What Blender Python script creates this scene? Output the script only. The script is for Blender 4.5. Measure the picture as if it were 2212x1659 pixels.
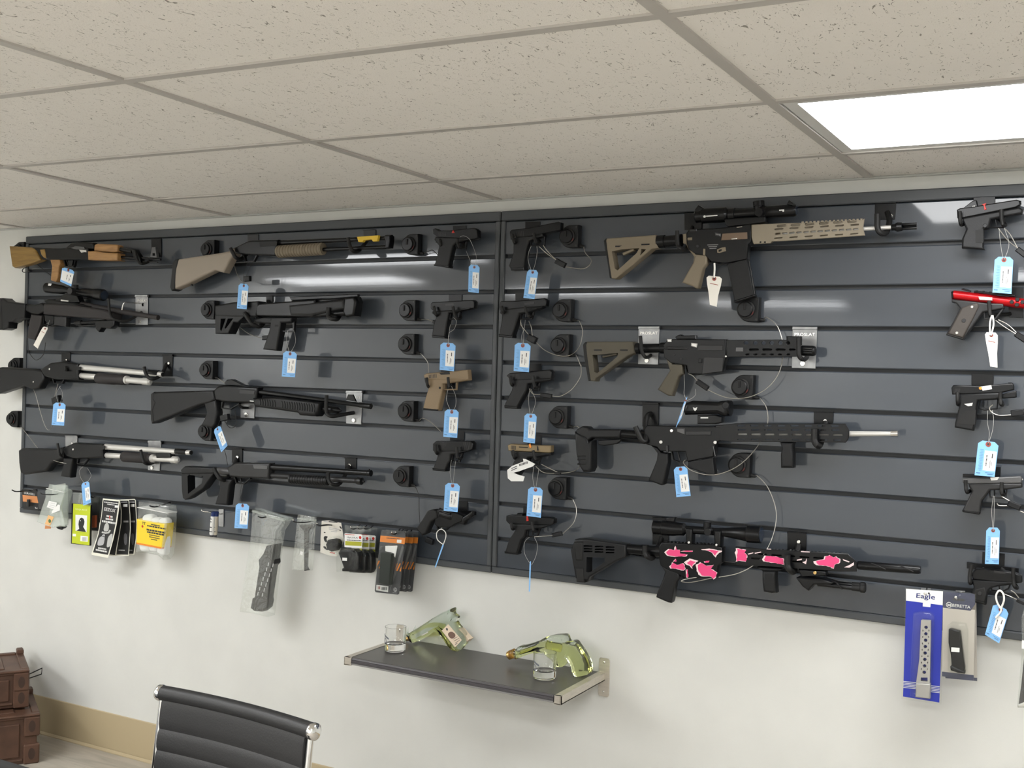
import bpy, math, random
from mathutils import Vector
from mathutils.geometry import tessellate_polygon
random.seed(7)
scene = bpy.context.scene
for o in list(bpy.data.objects): bpy.data.objects.remove(o)
col = scene.collection
# ---------------------------------------------------------------- camera
FPX, CX, CY = 2394.9, 1106.0, 829.5
RIGHT = Vector((0.8753, 0.4829, 0.0274)); DOWN = Vector((0.0289, 0.0043, -0.9996)); FWD = Vector((-0.4828, 0.8757, -0.0102))
CAM = Vector((1.8724, -3.2873, 1.6449))
H = 2.2293
cd = bpy.data.cameras.new('camera'); cam = bpy.data.objects.new('camera', cd); col.objects.link(cam)
cd.sensor_width = 36.0; cd.lens = FPX / 2212 * 36.0; cd.clip_start = 0.05
from mathutils import Matrix
U, Bk = -DOWN, -FWD
cam.matrix_world = Matrix(((RIGHT.x, U.x, Bk.x, CAM.x), (RIGHT.y, U.y, Bk.y, CAM.y), (RIGHT.z, U.z, Bk.z, CAM.z), (0, 0, 0, 1)))
scene.camera = cam
# ---------------------------------------------------------------- world, exposure
w = bpy.data.worlds.new('world'); scene.world = w; w.use_nodes = True
w.node_tree.nodes['Background'].inputs[0].default_value = (0.8, 0.9, 1.0, 1); w.node_tree.nodes['Background'].inputs[1].default_value = 0.2
vs = scene.view_settings; vs.view_transform = 'Standard'; vs.look = 'None'; vs.exposure = 1.1; vs.gamma = 1.0; vs.use_curve_mapping = False
LAMP_POWER, LAMP_NEAR, LAMP_LEFT = 10.5, 6.8, 8.6      # emission strength of the ceiling panels; near and left ones dimmed to even the wall
# ---------------------------------------------------------------- materials
MC = {}
def mat(name, rgb=(.5, .5, .5), rough=.5, metal=0., spec=.5, noise=0., nscale=40., bump=0., bscale=200., trans=0., ior=1.45, alpha=1., emit=0., stretch=None, coat=0.):
    if name in MC: return MC[name]
    m = bpy.data.materials.new(name); m.use_nodes = True; MC[name] = m
    nt = m.node_tree; b = nt.nodes['Principled BSDF']
    b.inputs['Base Color'].default_value = (*rgb, 1); b.inputs['Roughness'].default_value = rough; b.inputs['Metallic'].default_value = metal
    b.inputs['Specular IOR Level'].default_value = spec; b.inputs['IOR'].default_value = ior
    b.inputs['Transmission Weight'].default_value = trans; b.inputs['Alpha'].default_value = alpha
    b.inputs['Coat Weight'].default_value = coat
    if emit: b.inputs['Emission Color'].default_value = (*rgb, 1); b.inputs['Emission Strength'].default_value = emit
    if noise or bump:
        tc = nt.nodes.new('ShaderNodeTexCoord'); mp = nt.nodes.new('ShaderNodeMapping'); nt.links.new(tc.outputs['Object'], mp.inputs['Vector'])
        if stretch: mp.inputs['Scale'].default_value = stretch
    if noise:
        n = nt.nodes.new('ShaderNodeTexNoise'); n.inputs['Scale'].default_value = nscale; n.inputs['Detail'].default_value = 5
        nt.links.new(mp.outputs['Vector'], n.inputs['Vector'])
        r = nt.nodes.new('ShaderNodeMapRange'); r.inputs[1].default_value = .3; r.inputs[2].default_value = .7; r.inputs[3].default_value = 1 - noise; r.inputs[4].default_value = 1 + noise
        nt.links.new(n.outputs['Fac'], r.inputs[0])
        x = nt.nodes.new('ShaderNodeVectorMath'); x.operation = 'SCALE'; x.inputs[0].default_value = rgb; nt.links.new(r.outputs[0], x.inputs['Scale'])
        nt.links.new(x.outputs[0], b.inputs['Base Color'])
    if bump:
        n = nt.nodes.new('ShaderNodeTexNoise'); n.inputs['Scale'].default_value = bscale; n.inputs['Detail'].default_value = 3
        nt.links.new(mp.outputs['Vector'], n.inputs['Vector'])
        bp = nt.nodes.new('ShaderNodeBump'); bp.inputs['Strength'].default_value = bump; bp.inputs['Distance'].default_value = .002
        nt.links.new(n.outputs['Fac'], bp.inputs['Height']); nt.links.new(bp.outputs[0], b.inputs['Normal'])
    return m
def clearfilm(name, rgb, a_low, rough=.12, bump=.5, bscale=60., edge=.45, haze=.0, tint=(.97, .98, .97), a_add=.5):
    # thin clear plastic or glass: see-through, reflective at grazing angles and in its wrinkles, with a little haze
    m = bpy.data.materials.new(name); m.use_nodes = True; MC[name] = m; nt = m.node_tree
    for n in list(nt.nodes): nt.nodes.remove(n)
    out = nt.nodes.new('ShaderNodeOutputMaterial'); mx = nt.nodes.new('ShaderNodeMixShader'); m2 = nt.nodes.new('ShaderNodeMixShader')
    tr = nt.nodes.new('ShaderNodeBsdfTransparent'); tr.inputs[0].default_value = (*tint, 1)
    df = nt.nodes.new('ShaderNodeBsdfDiffuse'); df.inputs[0].default_value = (*rgb, 1); gl = nt.nodes.new('ShaderNodeBsdfGlossy'); gl.inputs['Color'].default_value = (.95, .97, .96, 1); gl.inputs['Roughness'].default_value = rough
    tc = nt.nodes.new('ShaderNodeTexCoord'); n = nt.nodes.new('ShaderNodeTexNoise'); n.inputs['Scale'].default_value = bscale; n.inputs['Detail'].default_value = 3; n.inputs['Distortion'].default_value = 1.2
    nt.links.new(tc.outputs['Object'], n.inputs['Vector'])
    bp = nt.nodes.new('ShaderNodeBump'); bp.inputs['Strength'].default_value = bump; bp.inputs['Distance'].default_value = .01
    nt.links.new(n.outputs['Fac'], bp.inputs['Height']); nt.links.new(bp.outputs[0], gl.inputs['Normal'])
    lw = nt.nodes.new('ShaderNodeLayerWeight'); lw.inputs[0].default_value = edge; nt.links.new(bp.outputs[0], lw.inputs['Normal'])
    mr = nt.nodes.new('ShaderNodeMapRange'); mr.inputs[3].default_value = a_low; mr.inputs[4].default_value = min(1, a_low + a_add)
    nt.links.new(lw.outputs['Facing'], mr.inputs[0]); nt.links.new(mr.outputs[0], mx.inputs[0])
    m2.inputs[0].default_value = haze; nt.links.new(tr.outputs[0], m2.inputs[1]); nt.links.new(df.outputs[0], m2.inputs[2])
    nt.links.new(m2.outputs[0], mx.inputs[1]); nt.links.new(gl.outputs[0], mx.inputs[2]); nt.links.new(mx.outputs[0], out.inputs[0])
    return m
def ceiling_tile_material():
    m = mat('ceiling tile', (.92, .89, .84), .95); nt = m.node_tree; b = nt.nodes['Principled BSDF']
    tc = nt.nodes.new('ShaderNodeTexCoord'); geo = nt.nodes.new('ShaderNodeNewGeometry')
    mp = nt.nodes.new('ShaderNodeMapping'); mp.inputs['Scale'].default_value = (1.15, .5, 1); nt.links.new(geo.outputs['Position'], mp.inputs['Vector'])
    n1 = nt.nodes.new('ShaderNodeTexNoise'); n1.inputs['Scale'].default_value = 26; n1.inputs['Detail'].default_value = 2
    nt.links.new(mp.outputs[0], n1.inputs['Vector'])
    ad = nt.nodes.new('ShaderNodeVectorMath'); ad.operation = 'MULTIPLY_ADD'; ad.inputs[1].default_value = (.05, .05, .05)
    nt.links.new(n1.outputs['Color'], ad.inputs[0]); nt.links.new(mp.outputs[0], ad.inputs[2])
    # worm-like fissures: short, thin, irregular pits
    v = nt.nodes.new('ShaderNodeTexNoise'); v.inputs['Scale'].default_value = 95; v.inputs['Detail'].default_value = 1.5; v.inputs['Distortion'].default_value = 2.2
    nt.links.new(ad.outputs[0], v.inputs['Vector'])
    r = nt.nodes.new('ShaderNodeValToRGB'); r.color_ramp.elements[0].position = .665; r.color_ramp.elements[0].color = (0, 0, 0, 1); r.color_ramp.elements[1].position = .70; r.color_ramp.elements[1].color = (1, 1, 1, 1)
    nt.links.new(v.outputs['Fac'], r.inputs[0])
    f = nt.nodes.new('ShaderNodeTexNoise'); f.inputs['Scale'].default_value = 420; f.inputs['Detail'].default_value = 2; nt.links.new(mp.outputs[0], f.inputs['Vector'])
    mx = nt.nodes.new('ShaderNodeMix'); mx.data_type = 'RGBA'; mx.inputs[6].default_value = (.92, .89, .84, 1); mx.inputs[7].default_value = (.36, .335, .30, 1)
    nt.links.new(r.outputs[0], mx.inputs[0]); nt.links.new(mx.outputs[2], b.inputs['Base Color'])
    su = nt.nodes.new('ShaderNodeMath'); su.operation = 'MULTIPLY_ADD'; su.inputs[1].default_value = -2.0; nt.links.new(r.outputs[0], su.inputs[0]); nt.links.new(f.outputs['Fac'], su.inputs[2])
    bp = nt.nodes.new('ShaderNodeBump'); bp.inputs['Strength'].default_value = .5; bp.inputs['Distance'].default_value = .002; nt.links.new(su.outputs[0], bp.inputs['Height']); nt.links.new(bp.outputs[0], b.inputs['Normal'])
    return m
def wood_material(name, a, b_, scale=30, rough=.5, axis='X'):
    m = mat(name, a, rough); nt = m.node_tree; b = nt.nodes['Principled BSDF']
    tc = nt.nodes.new('ShaderNodeTexCoord'); mp = nt.nodes.new('ShaderNodeMapping'); mp.inputs['Scale'].default_value = (.12, 1, 1) if axis == 'X' else (1, .12, 1)
    nt.links.new(tc.outputs['Object'], mp.inputs[0])
    n = nt.nodes.new('ShaderNodeTexNoise'); n.inputs['Scale'].default_value = scale; n.inputs['Detail'].default_value = 6; n.inputs['Distortion'].default_value = .6; nt.links.new(mp.outputs[0], n.inputs['Vector'])
    r = nt.nodes.new('ShaderNodeValToRGB'); r.color_ramp.elements[0].position = .35; r.color_ramp.elements[0].color = (*b_, 1); r.color_ramp.elements[1].position = .65; r.color_ramp.elements[1].color = (*a, 1)
    nt.links.new(n.outputs['Fac'], r.inputs[0]); nt.links.new(r.outputs[0], b.inputs['Base Color'])
    return m
BLK = mat('black polymer', (.0062, .0066, .0075), .42, 0., .4, bump=.15, bscale=900)
BLM = mat('black anodised metal', (.0045, .0048, .0056), .28, .2, .45, bump=.05, bscale=700)
BLG = mat('dark grey metal', (.036, .036, .037), .38, .5)
GRY = mat('gun grey metal', (.11, .11, .112), .4, .5)
RUB = mat('black rubber', (.006, .006, .006), .6)
FDE = mat('flat dark earth polymer', (.20, .165, .115), .6, bump=.2, bscale=900)
FDM = mat('flat dark earth metal', (.24, .205, .15), .45)
TAN = mat('pinkish tan polymer', (.30, .255, .205), .6, bump=.2, bscale=800)
COY = mat('coyote brown polymer', (.235, .17, .10), .55, bump=.2, bscale=900)
OLV = mat('olive drab polymer', (.082, .072, .052), .6, bump=.2, bscale=900)
BRZ = mat('bronze slide metal', (.22, .165, .09), .4, .3)
BRN = mat('brown black stock polymer', (.022, .019, .019), .6, bump=.25, bscale=900)
SIL = mat('satin silver metal', (.66, .65, .62), .3, .45)
SIS = mat('bright silver metal', (.8, .79, .76), .18, 1.)
SLG = mat('galvanised bracket steel', (.34, .345, .35), .34, .75, noise=.15, nscale=30)
STE = mat('steel cable', (.42, .40, .36), .35, .8)
BCB = mat('black cable', (.02, .02, .02), .5)
BRS = mat('brass', (.75, .5, .2), .3, 1.)
RED = mat('red anodised metal', (.5, .008, .012), .25, .6)
REDP = mat('red paint', (.55, .03, .02), .4)
ORG = mat('orange tip', (.9, .3, .04), .5)
YEL = mat('yellow plastic', (.75, .5, .04), .5)
WHI = mat('white paper', (.82, .82, .80), .7)
PNT = mat('white lettering', (.7, .7, .68), .5)
INK = mat('dark printing ink', (.05, .05, .055), .7)
BLU = mat('pale blue card', (.24, .50, .86), .6)
MAN = mat('cream tag card', (.78, .75, .68), .7)
STR = mat('white cotton string', (.8, .79, .74), .8); THR = mat('clear nylon thread', (.42, .42, .40), .5)
EYE = mat('red brown eyelet', (.30, .07, .05), .6)
WD1 = wood_material('varnished yellow wood', (.30, .18, .045), (.20, .115, .03), 60, .4)
WD2 = wood_material('laminated orange wood', (.42, .235, .09), (.29, .15, .055), 70, .4)
LEN = mat('scope lens', (.02, .03, .05), .05, 0., .8)
# ---------------------------------------------------------------- projection of the measured wall points into metres
def ray(u, v): return RIGHT * ((u - CX) / FPX) + DOWN * ((v - CY) / FPX) + FWD
def py(u, v, d):            # point at distance d from the wall
    r = ray(u, v); return CAM + r * ((-d - CAM.y) / r.y)
def pz(u, v, z):
    r = ray(u, v); return CAM + r * ((z - CAM.z) / r.z)
def mpp(u, v, d):           # metres per measured unit at that distance
    return (py(u, v, d) - CAM).dot(FWD) / FPX
# ---------------------------------------------------------------- objects
ORI = {}
def thing(name, label, cat, loc, group=None, kind=None):
    o = bpy.data.objects.new(name, None); col.objects.link(o); o.empty_display_size = .05
    o.location = loc; ORI[o] = Vector(loc)
    o['label'] = label; o['category'] = cat
    if group: o['group'] = group
    if kind: o['kind'] = kind
    return o
def tag(o, label=None, cat=None, group=None, kind=None):
    if label: o['label'] = label
    if cat: o['category'] = cat
    if group: o['group'] = group
    if kind: o['kind'] = kind
    return o
def mk(name, verts, faces, m, parent=None, smooth=True, ang=.6, label=None):
    vs_ = [Vector(v) for v in verts]
    if parent is None:
        lo = [min(v[i] for v in vs_) for i in range(3)]; hi = [max(v[i] for v in vs_) for i in range(3)]
        org = Vector(((lo[0] + hi[0]) / 2, (lo[1] + hi[1]) / 2, lo[2]))
    else: org = ORI[parent]
    me = bpy.data.meshes.new(name); me.from_pydata([tuple(v - org) for v in vs_], [], faces); me.update()
    if m: me.materials.append(m)
    o = bpy.data.objects.new(name, me); col.objects.link(o); ORI[o] = org
    if parent is None: o.location = org
    else: o.parent = parent
    if smooth:
        me.shade_smooth(); me.set_sharp_from_angle(angle=ang)
    if label: o['label'] = label
    return o
def boxg(lo, hi):
    (a, b, c), (d, e, f) = lo, hi
    return ([(a, b, c), (d, b, c), (d, e, c), (a, e, c), (a, b, f), (d, b, f), (d, e, f), (a, e, f)],
            [(0, 3, 2, 1), (4, 5, 6, 7), (0, 1, 5, 4), (1, 2, 6, 5), (2, 3, 7, 6), (3, 0, 4, 7)])
class MB:
    def __init__(s): s.v = []; s.f = []
    def add(s, vf):
        n = len(s.v); s.v += [Vector(v) for v in vf[0]]; s.f += [tuple(i + n for i in f) for f in vf[1]]; return s
    def box(s, lo, hi): return s.add(boxg(lo, hi))
    def mk(s, name, m, parent=None, **k): return mk(name, s.v, s.f, m, parent, **k)
def bevbox(lo, hi, b):
    lo, hi = Vector(lo), Vector(hi); v = []; f = []
    # chamfered box: 24 vertices
    idx = {}
    for ax in range(3):
        for sx in (0, 1):
            for sy in (0, 1):
                for sz in (0, 1):
                    s = (sx, sy, sz); p = [0, 0, 0]
                    for i in range(3):
                        e = 0 if i == ax else b
                        p[i] = (hi[i] - e) if s[i] else (lo[i] + e)
                    idx[(ax, s)] = len(v); v.append(tuple(p))
    for ax in range(3):
        o1, o2 = (ax + 1) % 3, (ax + 2) % 3
        for e in (0, 1):
            q = []
            for (x, y) in ((0, 0), (1, 0), (1, 1), (0, 1)):
                s = [0, 0, 0]; s[ax] = e; s[o1] = x; s[o2] = y; q.append(idx[(ax, tuple(s))])
            f.append(tuple(q if e else q[::-1]))
    for ax in range(3):
        o1, o2 = (ax + 1) % 3, (ax + 2) % 3
        for x in (0, 1):
            for y in (0, 1):
                s0 = [0, 0, 0]; s1 = [0, 0, 0]; s0[o1] = s1[o1] = x; s0[o2] = s1[o2] = y; s1[ax] = 1
                q = [idx[(o1, tuple(s0))], idx[(o1, tuple(s1))], idx[(o2, tuple(s1))], idx[(o2, tuple(s0))]]
                f.append(tuple(q if x != y else q[::-1]))
    for sx in (0, 1):
        for sy in (0, 1):
            for sz in (0, 1):
                s = (sx, sy, sz); q = [idx[(0, s)], idx[(1, s)], idx[(2, s)]]
                f.append(tuple(q if (sx + sy + sz) % 2 else q[::-1]))
    return v, f
def P(s, z=None):           # 'x,y x,y ...' in the units of a close-up -> measured points
    if isinstance(s, str): s = [tuple(float(c) for c in q.split(',')) for q in s.split()]
    return [(z[0] + q[0] / z[2], z[1] + q[1] / z[2]) + tuple(q[2:]) for q in s] if z else s
def chaikin(pts, n=1):
    for _ in range(n):
        o = []
        for i in range(len(pts)):
            a, b = pts[i], pts[(i + 1) % len(pts)]
            o += [tuple(a[k] * .75 + b[k] * .25 for k in range(len(a))), tuple(a[k] * .25 + b[k] * .75 for k in range(len(a)))]
        pts = o
    return pts
def area2(p): return sum(p[i][0] * p[(i + 1) % len(p)][1] - p[(i + 1) % len(p)][0] * p[i][1] for i in range(len(p)))
def inset(p, b):
    n = len(p); out = []
    for i in range(n):
        a, c, e = Vector(p[i - 1]), Vector(p[i]), Vector(p[(i + 1) % n])
        d1, d2 = (c - a), (e - c)
        if d1.length < 1e-7 or d2.length < 1e-7: out.append(tuple(c)); continue
        d1.normalize(); d2.normalize(); n1, n2 = Vector((-d1.y, d1.x)), Vector((-d2.y, d2.x))
        k = max(.35, 1 + n1.dot(n2)); out.append(tuple(c + (n1 + n2) * (b / k)))
    return out
def profg(poly, d, t, b, holes=()):
    # poly / holes: (x, z) lists in metres; a slab standing parallel to the wall with chamfered rims
    if area2(poly) < 0: poly = poly[::-1]
    hs = [h if area2(h) < 0 else h[::-1] for h in holes]
    n = len(poly); y0, y1 = -(d + t / 2), -(d - t / 2); v = []; f = []
    if b > 0:
        b = min(b, t * .45); ins = inset(poly, b); st = 1 if b < .0025 else 3 if b < .006 else 4
        half = [(inset(poly, b * (1 - math.sin(k / st * math.pi / 2))) if k < st else poly, b * (1 - math.cos(k / st * math.pi / 2))) for k in range(st + 1)]
        rings = [(r, y0 + e) for r, e in half] + [(r, y1 - e) for r, e in half[::-1]]
    else: ins = poly; rings = [(poly, y0), (poly, y1)]
    for ring, y in rings: v += [(x, y, z) for x, z in ring]
    R = len(rings)
    for r in range(R - 1):
        for i in range(n):
            j = (i + 1) % n; f.append((r * n + i, (r + 1) * n + i, (r + 1) * n + j, r * n + j))
    hstart = []
    for h in hs:
        hstart.append(len(v)); m = len(h)
        v += [(x, y0, z) for x, z in h] + [(x, y1, z) for x, z in h]; s = hstart[-1]
        for i in range(m):
            j = (i + 1) % m; f.append((s + i, s + m + i, s + m + j, s + j))
    loops = [[Vector((x, z, 0)) for x, z in ins]] + [[Vector((x, z, 0)) for x, z in h] for h in hs]
    cs = len(v); v += [(x, y0, z) for x, z in ins] + [(x, y1, z) for x, z in ins]
    fi = list(range(cs, cs + n)) + [hstart[k] + i for k in range(len(hs)) for i in range(len(hs[k]))]
    bi = [cs + n + i for i in range(n)] + [hstart[k] + len(hs[k]) + i for k in range(len(hs)) for i in range(len(hs[k]))]
    flat = [q for l in loops for q in l]
    for a, b_, c in tessellate_polygon(loops):
        A, B_, C_ = flat[a], flat[b_], flat[c]
        cr = (B_ - A).cross(C_ - A).z
        if abs(cr) < 1e-14: continue
        if cr < 0: b_, c = c, b_
        f.append((fi[a], fi[b_], fi[c])); f.append((bi[a], bi[c], bi[b_]))
    return v, f
def to_xz(pts, d): return [(q.x, q.z) for q in (py(u[0], u[1], d) for u in pts)]
def stroke(pts, w):
    L = []; Rr = []
    n = len(pts)
    for i in range(n):
        a = Vector(pts[max(0, i - 1)][:2]); c = Vector(pts[min(n - 1, i + 1)][:2]); t = (c - a).normalized(); nn = Vector((-t.y, t.x)) * w / 2
        p = Vector(pts[i][:2]); L.append(tuple(p + nn)); Rr.append(tuple(p - nn))
    return L + Rr[::-1]
def frame_axes(t):
    t = t.normalized(); up = Vector((0, 0, 1)) if abs(t.z) < .9 else Vector((1, 0, 0))
    a = t.cross(up).normalized(); return a, a.cross(t).normalized()
def latheg(p0, p1, prof, n=20, cap=True):
    ax = p1 - p0; a, b = frame_axes(ax); v = []; f = []
    for s, r in prof:
        c = p0 + ax * s
        for i in range(n):
            t = 2 * math.pi * i / n; v.append(c + (a * math.cos(t) + b * math.sin(t)) * r)
    m = len(prof)
    for k in range(m - 1):
        for i in range(n):
            j = (i + 1) % n; f.append((k * n + i, k * n + j, (k + 1) * n + j, (k + 1) * n + i))
    if cap: f.append(tuple(range(n))[::-1]); f.append(tuple((m - 1) * n + i for i in range(n)))
    # outward orientation
    return v, [q[::-1] for q in f]
def tubeg(pts, r, n=8, rs=None):
    pts = [Vector(p) for p in pts]; v = []; f = []; a = None
    for i, p in enumerate(pts):
        t = (pts[min(i + 1, len(pts) - 1)] - pts[max(i - 1, 0)]).normalized()
        if a is None: a, _ = frame_axes(t)
        else:
            a = a - t * a.dot(t)
            a = a.normalized() if a.length > 1e-6 else frame_axes(t)[0]
        b = a.cross(t); rr = rs[i] if rs else r
        for k in range(n):
            an = 2 * math.pi * k / n; v.append(p + (a * math.cos(an) + b * math.sin(an)) * rr)
    for i in range(len(pts) - 1):
        for k in range(n):
            j = (k + 1) % n; f.append((i * n + k, (i + 1) * n + k, (i + 1) * n + j, i * n + j))
    f.append(tuple(range(n))); f.append(tuple((len(pts) - 1) * n + k for k in range(n))[::-1])
    return v, f
def smoothpath(pts, k=5):
    pts = [Vector(p) for p in pts]; o = []
    for i in range(len(pts) - 1):
        p0, p1, p2, p3 = pts[max(0, i - 1)], pts[i], pts[i + 1], pts[min(len(pts) - 1, i + 2)]
        for j in range(k):
            t = j / k
            o.append(.5 * ((2 * p1) + (p2 - p0) * t + (2 * p0 - 5 * p1 + 4 * p2 - p3) * t * t + (3 * p1 - p0 - 3 * p2 + p3) * t ** 3))
    o.append(pts[-1]); return o
def textg(s, quad, d, th=.0006, bold=0.):
    # lettering laid into the quad (tl, tr, br, bl of measured points) at distance d
    cu = bpy.data.curves.new('t', 'FONT'); cu.body = s; cu.resolution_u = 2; cu.offset = bold
    ob = bpy.data.objects.new('t', cu); col.objects.link(ob); dg = bpy.context.evaluated_depsgraph_get(); me = bpy.data.meshes.new_from_object(ob.evaluated_get(dg))
    V = [v.co.copy() for v in me.vertices]; F = [tuple(p.vertices) for p in me.polygons]
    bpy.data.objects.remove(ob); bpy.data.curves.remove(cu); bpy.data.meshes.remove(me)
    if not V: return [], []
    x0, x1 = min(v.x for v in V), max(v.x for v in V); y0, y1 = min(v.y for v in V), max(v.y for v in V)
    tl, tr, br, bl = [py(q[0], q[1], d) for q in quad]
    out = []
    for v in V:
        a = (v.x - x0) / (x1 - x0); b = (v.y - y0) / max(1e-9, y1 - y0)
        out.append((bl * (1 - a) + br * a) * (1 - b) + (tl * (1 - a) + tr * a) * b)
    fl = []
    for f in F:
        n = (out[f[1]] - out[f[0]]).cross(out[f[2]] - out[f[0]])
        fl.append(f if n.y < 0 else f[::-1])
    return out, fl
# ================================================================ the room
XL, XR, YB = -3.7, 4.2, -6.2
TW, TD, D1 = 1.2181, .6096, .4049
def cz(x, y):                # the hung grid sags a little
    y = max(y, -1.75); x = max(-1.35, min(1.8, x)); return H - .0009 + .0008 * x + .0039 * y + .0108 * x * y + .0068 * y * y
WALL2 = mat('unseen wall lightened for bounce', (.82, .82, .79), .75)  # unseen walls made paler than the back wall to keep up the bounce
WALL = mat('painted wall', (.67, .67, .635), .75, noise=.03, nscale=6, bump=.08, bscale=300)
TRIMC = mat('cove base vinyl', (.46, .375, .235), .5)
GRID = mat('grid enamel', (.55, .525, .49), .45)
TILE = ceiling_tile_material()
def struct(o): o['kind'] = 'structure'; return o
struct(MB().box((XL - .1, 0, 0), (XR + .1, .12, H + .3)).mk('wall_back', WALL))
struct(MB().box((XL - .1, YB, 0), (XL, 0, H + .3)).mk('wall_left', WALL2))
struct(MB().box((XR, YB, 0), (XR + .1, 0, H + .3)).mk('wall_right', WALL2))
struct(MB().box((XL - .1, YB - .1, 0), (XR + .1, YB, H + .3)).mk('wall_front', WALL2))
# floor of grey-brown vinyl planks
PLK = [wood_material('vinyl plank ' + c, a, b, 26, .5) for c, a, b in (('pale', (.47, .43, .365), (.35, .32, .27)), ('mid', (.43, .39, .33), (.32, .29, .245)), ('dark', (.40, .36, .305), (.29, .26, .22)))]
fl = struct(MB().box((XL, YB, -.06), (XR, 0, -.004)).mk('floor', PLK[1]))
pw, pl = .18, 1.22
for r in range(18):
    y1 = -.002 - r * pw; x = XL - (r * .47) % pl
    while x < .4:
        if x + pl > XL + .3:
            mk('plank', *bevbox((max(x, XL), y1 - pw + .0012, -.004), (x + pl - .0012, y1, 0.0), .0008), random.choice(PLK), fl, smooth=False)
        x += pl
# cove base
bb = [(-.004, .003), (-.004, .16), (-.0015, .1625), (0, .1625), (0, 0), (-.016, 0), (-.016, .004), (-.008, .012)]
v = [(x, a, b) for x in (XL, XR) for a, b in bb]; n = len(bb)
struct(mk('baseboard_back', v, [tuple(range(n)), tuple(range(n, 2 * n))[::-1]] + [(i, n + i, n + (i + 1) % n, (i + 1) % n) for i in range(n)], TRIMC))
# ceiling: tiles in a hung grid
ce = struct(MB().box((XL, YB, H + .12), (XR, 0, H + .2)).mk('ceiling', mat('plenum', (.2, .2, .2), .9)))
def cx(i, y): return .0009 + i * TW + .0036 * max(y, -3.2)
def cyj(j): return 0. if j == 0 else -(D1 + (j - 1) * TD)
LAMPS = {(1, 1), (-2, 3), (1, 5), (-2, 7), (1, 9), (-3, 5), (3, 7), (-1, 9)}     # grid cells with a light panel; last four added unseen as fill light
NJ = 11
def slab(i, j, up, th, e):
    ya, yb = cyj(j) - e, cyj(j + 1) + e
    q = [(cx(i, ya) + e, ya), (cx(i + 1, ya) - e, ya), (cx(i + 1, yb) - e, yb), (cx(i, yb) + e, yb)]
    v = [(max(XL, min(XR, x)), y, cz(x, y) + up) for x, y in q] + [(max(XL, min(XR, x)), y, cz(x, y) + up + th) for x, y in q]
    return v, [(0, 1, 2, 3), (7, 6, 5, 4), (0, 4, 5, 1), (1, 5, 6, 2), (2, 6, 7, 3), (3, 7, 4, 0)]
for i in range(-4, 4):
    for j in range(0, NJ):
        if (i, j) in LAMPS or cx(i + 1, 0) < XL + .02 or cx(i, 0) > XR - .02: continue
        mk('ceiling_tile', *slab(i, j, .004 + random.uniform(0, .002), .015, .002), TILE, ce, smooth=False)
tb = .012
def bar(p, q, wx, wy, nm):
    (xa, ya), (xb, yb) = p, q; v = []
    for x, y in ((xa - wx, ya + wy), (xb + wx, yb + wy) if wy else (xa + wx, ya), (xb + wx, yb - wy) if wy else (xb + wx, yb), (xa - wx, ya - wy) if wy else (xb - wx, yb)):
        v.append((x, y, cz(x, y)))
    v += [(x, y, z + .005) for x, y, z in v]
    mk(nm, v, [(0, 1, 2, 3), (7, 6, 5, 4), (0, 4, 5, 1), (1, 5, 6, 2), (2, 6, 7, 3), (3, 7, 4, 0)], GRID, ce, smooth=False)
for i in range(-3, 4):
    for j in range(NJ):
        bar((cx(i, cyj(j)), cyj(j)), (cx(i, cyj(j + 1)), cyj(j + 1)), tb, 0, 'grid_runner')
for j in range(1, NJ):
    for i in range(-4, 4):
        xa, xb = max(XL, cx(i, cyj(j)) + tb), min(XR, cx(i + 1, cyj(j)) - tb)
        if xb > xa: bar((xa, cyj(j)), (xb, cyj(j)), 0, tb, 'grid_crossbar')
mb = MB()
for i in range(-4, 4):
    xa, xb = max(XL, cx(i, 0)), min(XR, cx(i + 1, 0))
    if xb > xa: mb.add(([(xa, 0, cz(xa, 0) - .001), (xb, 0, cz(xb, 0) - .001), (xb, -.02, cz(xb, -.02) - .001), (xa, -.02, cz(xa, -.02) - .001), (xa, 0, cz(xa, 0) + .02), (xb, 0, cz(xb, 0) + .02), (xb, -.02, cz(xb, -.02) + .001), (xa, -.02, cz(xa, -.02) + .001)], [(0, 3, 2, 1), (4, 5, 6, 7), (0, 1, 5, 4), (1, 2, 6, 5), (2, 3, 7, 6), (3, 0, 4, 7)]))
mb.mk('wall_angle', mat('wall angle enamel', (.55, .56, .54), .5), ce, smooth=False)
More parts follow.
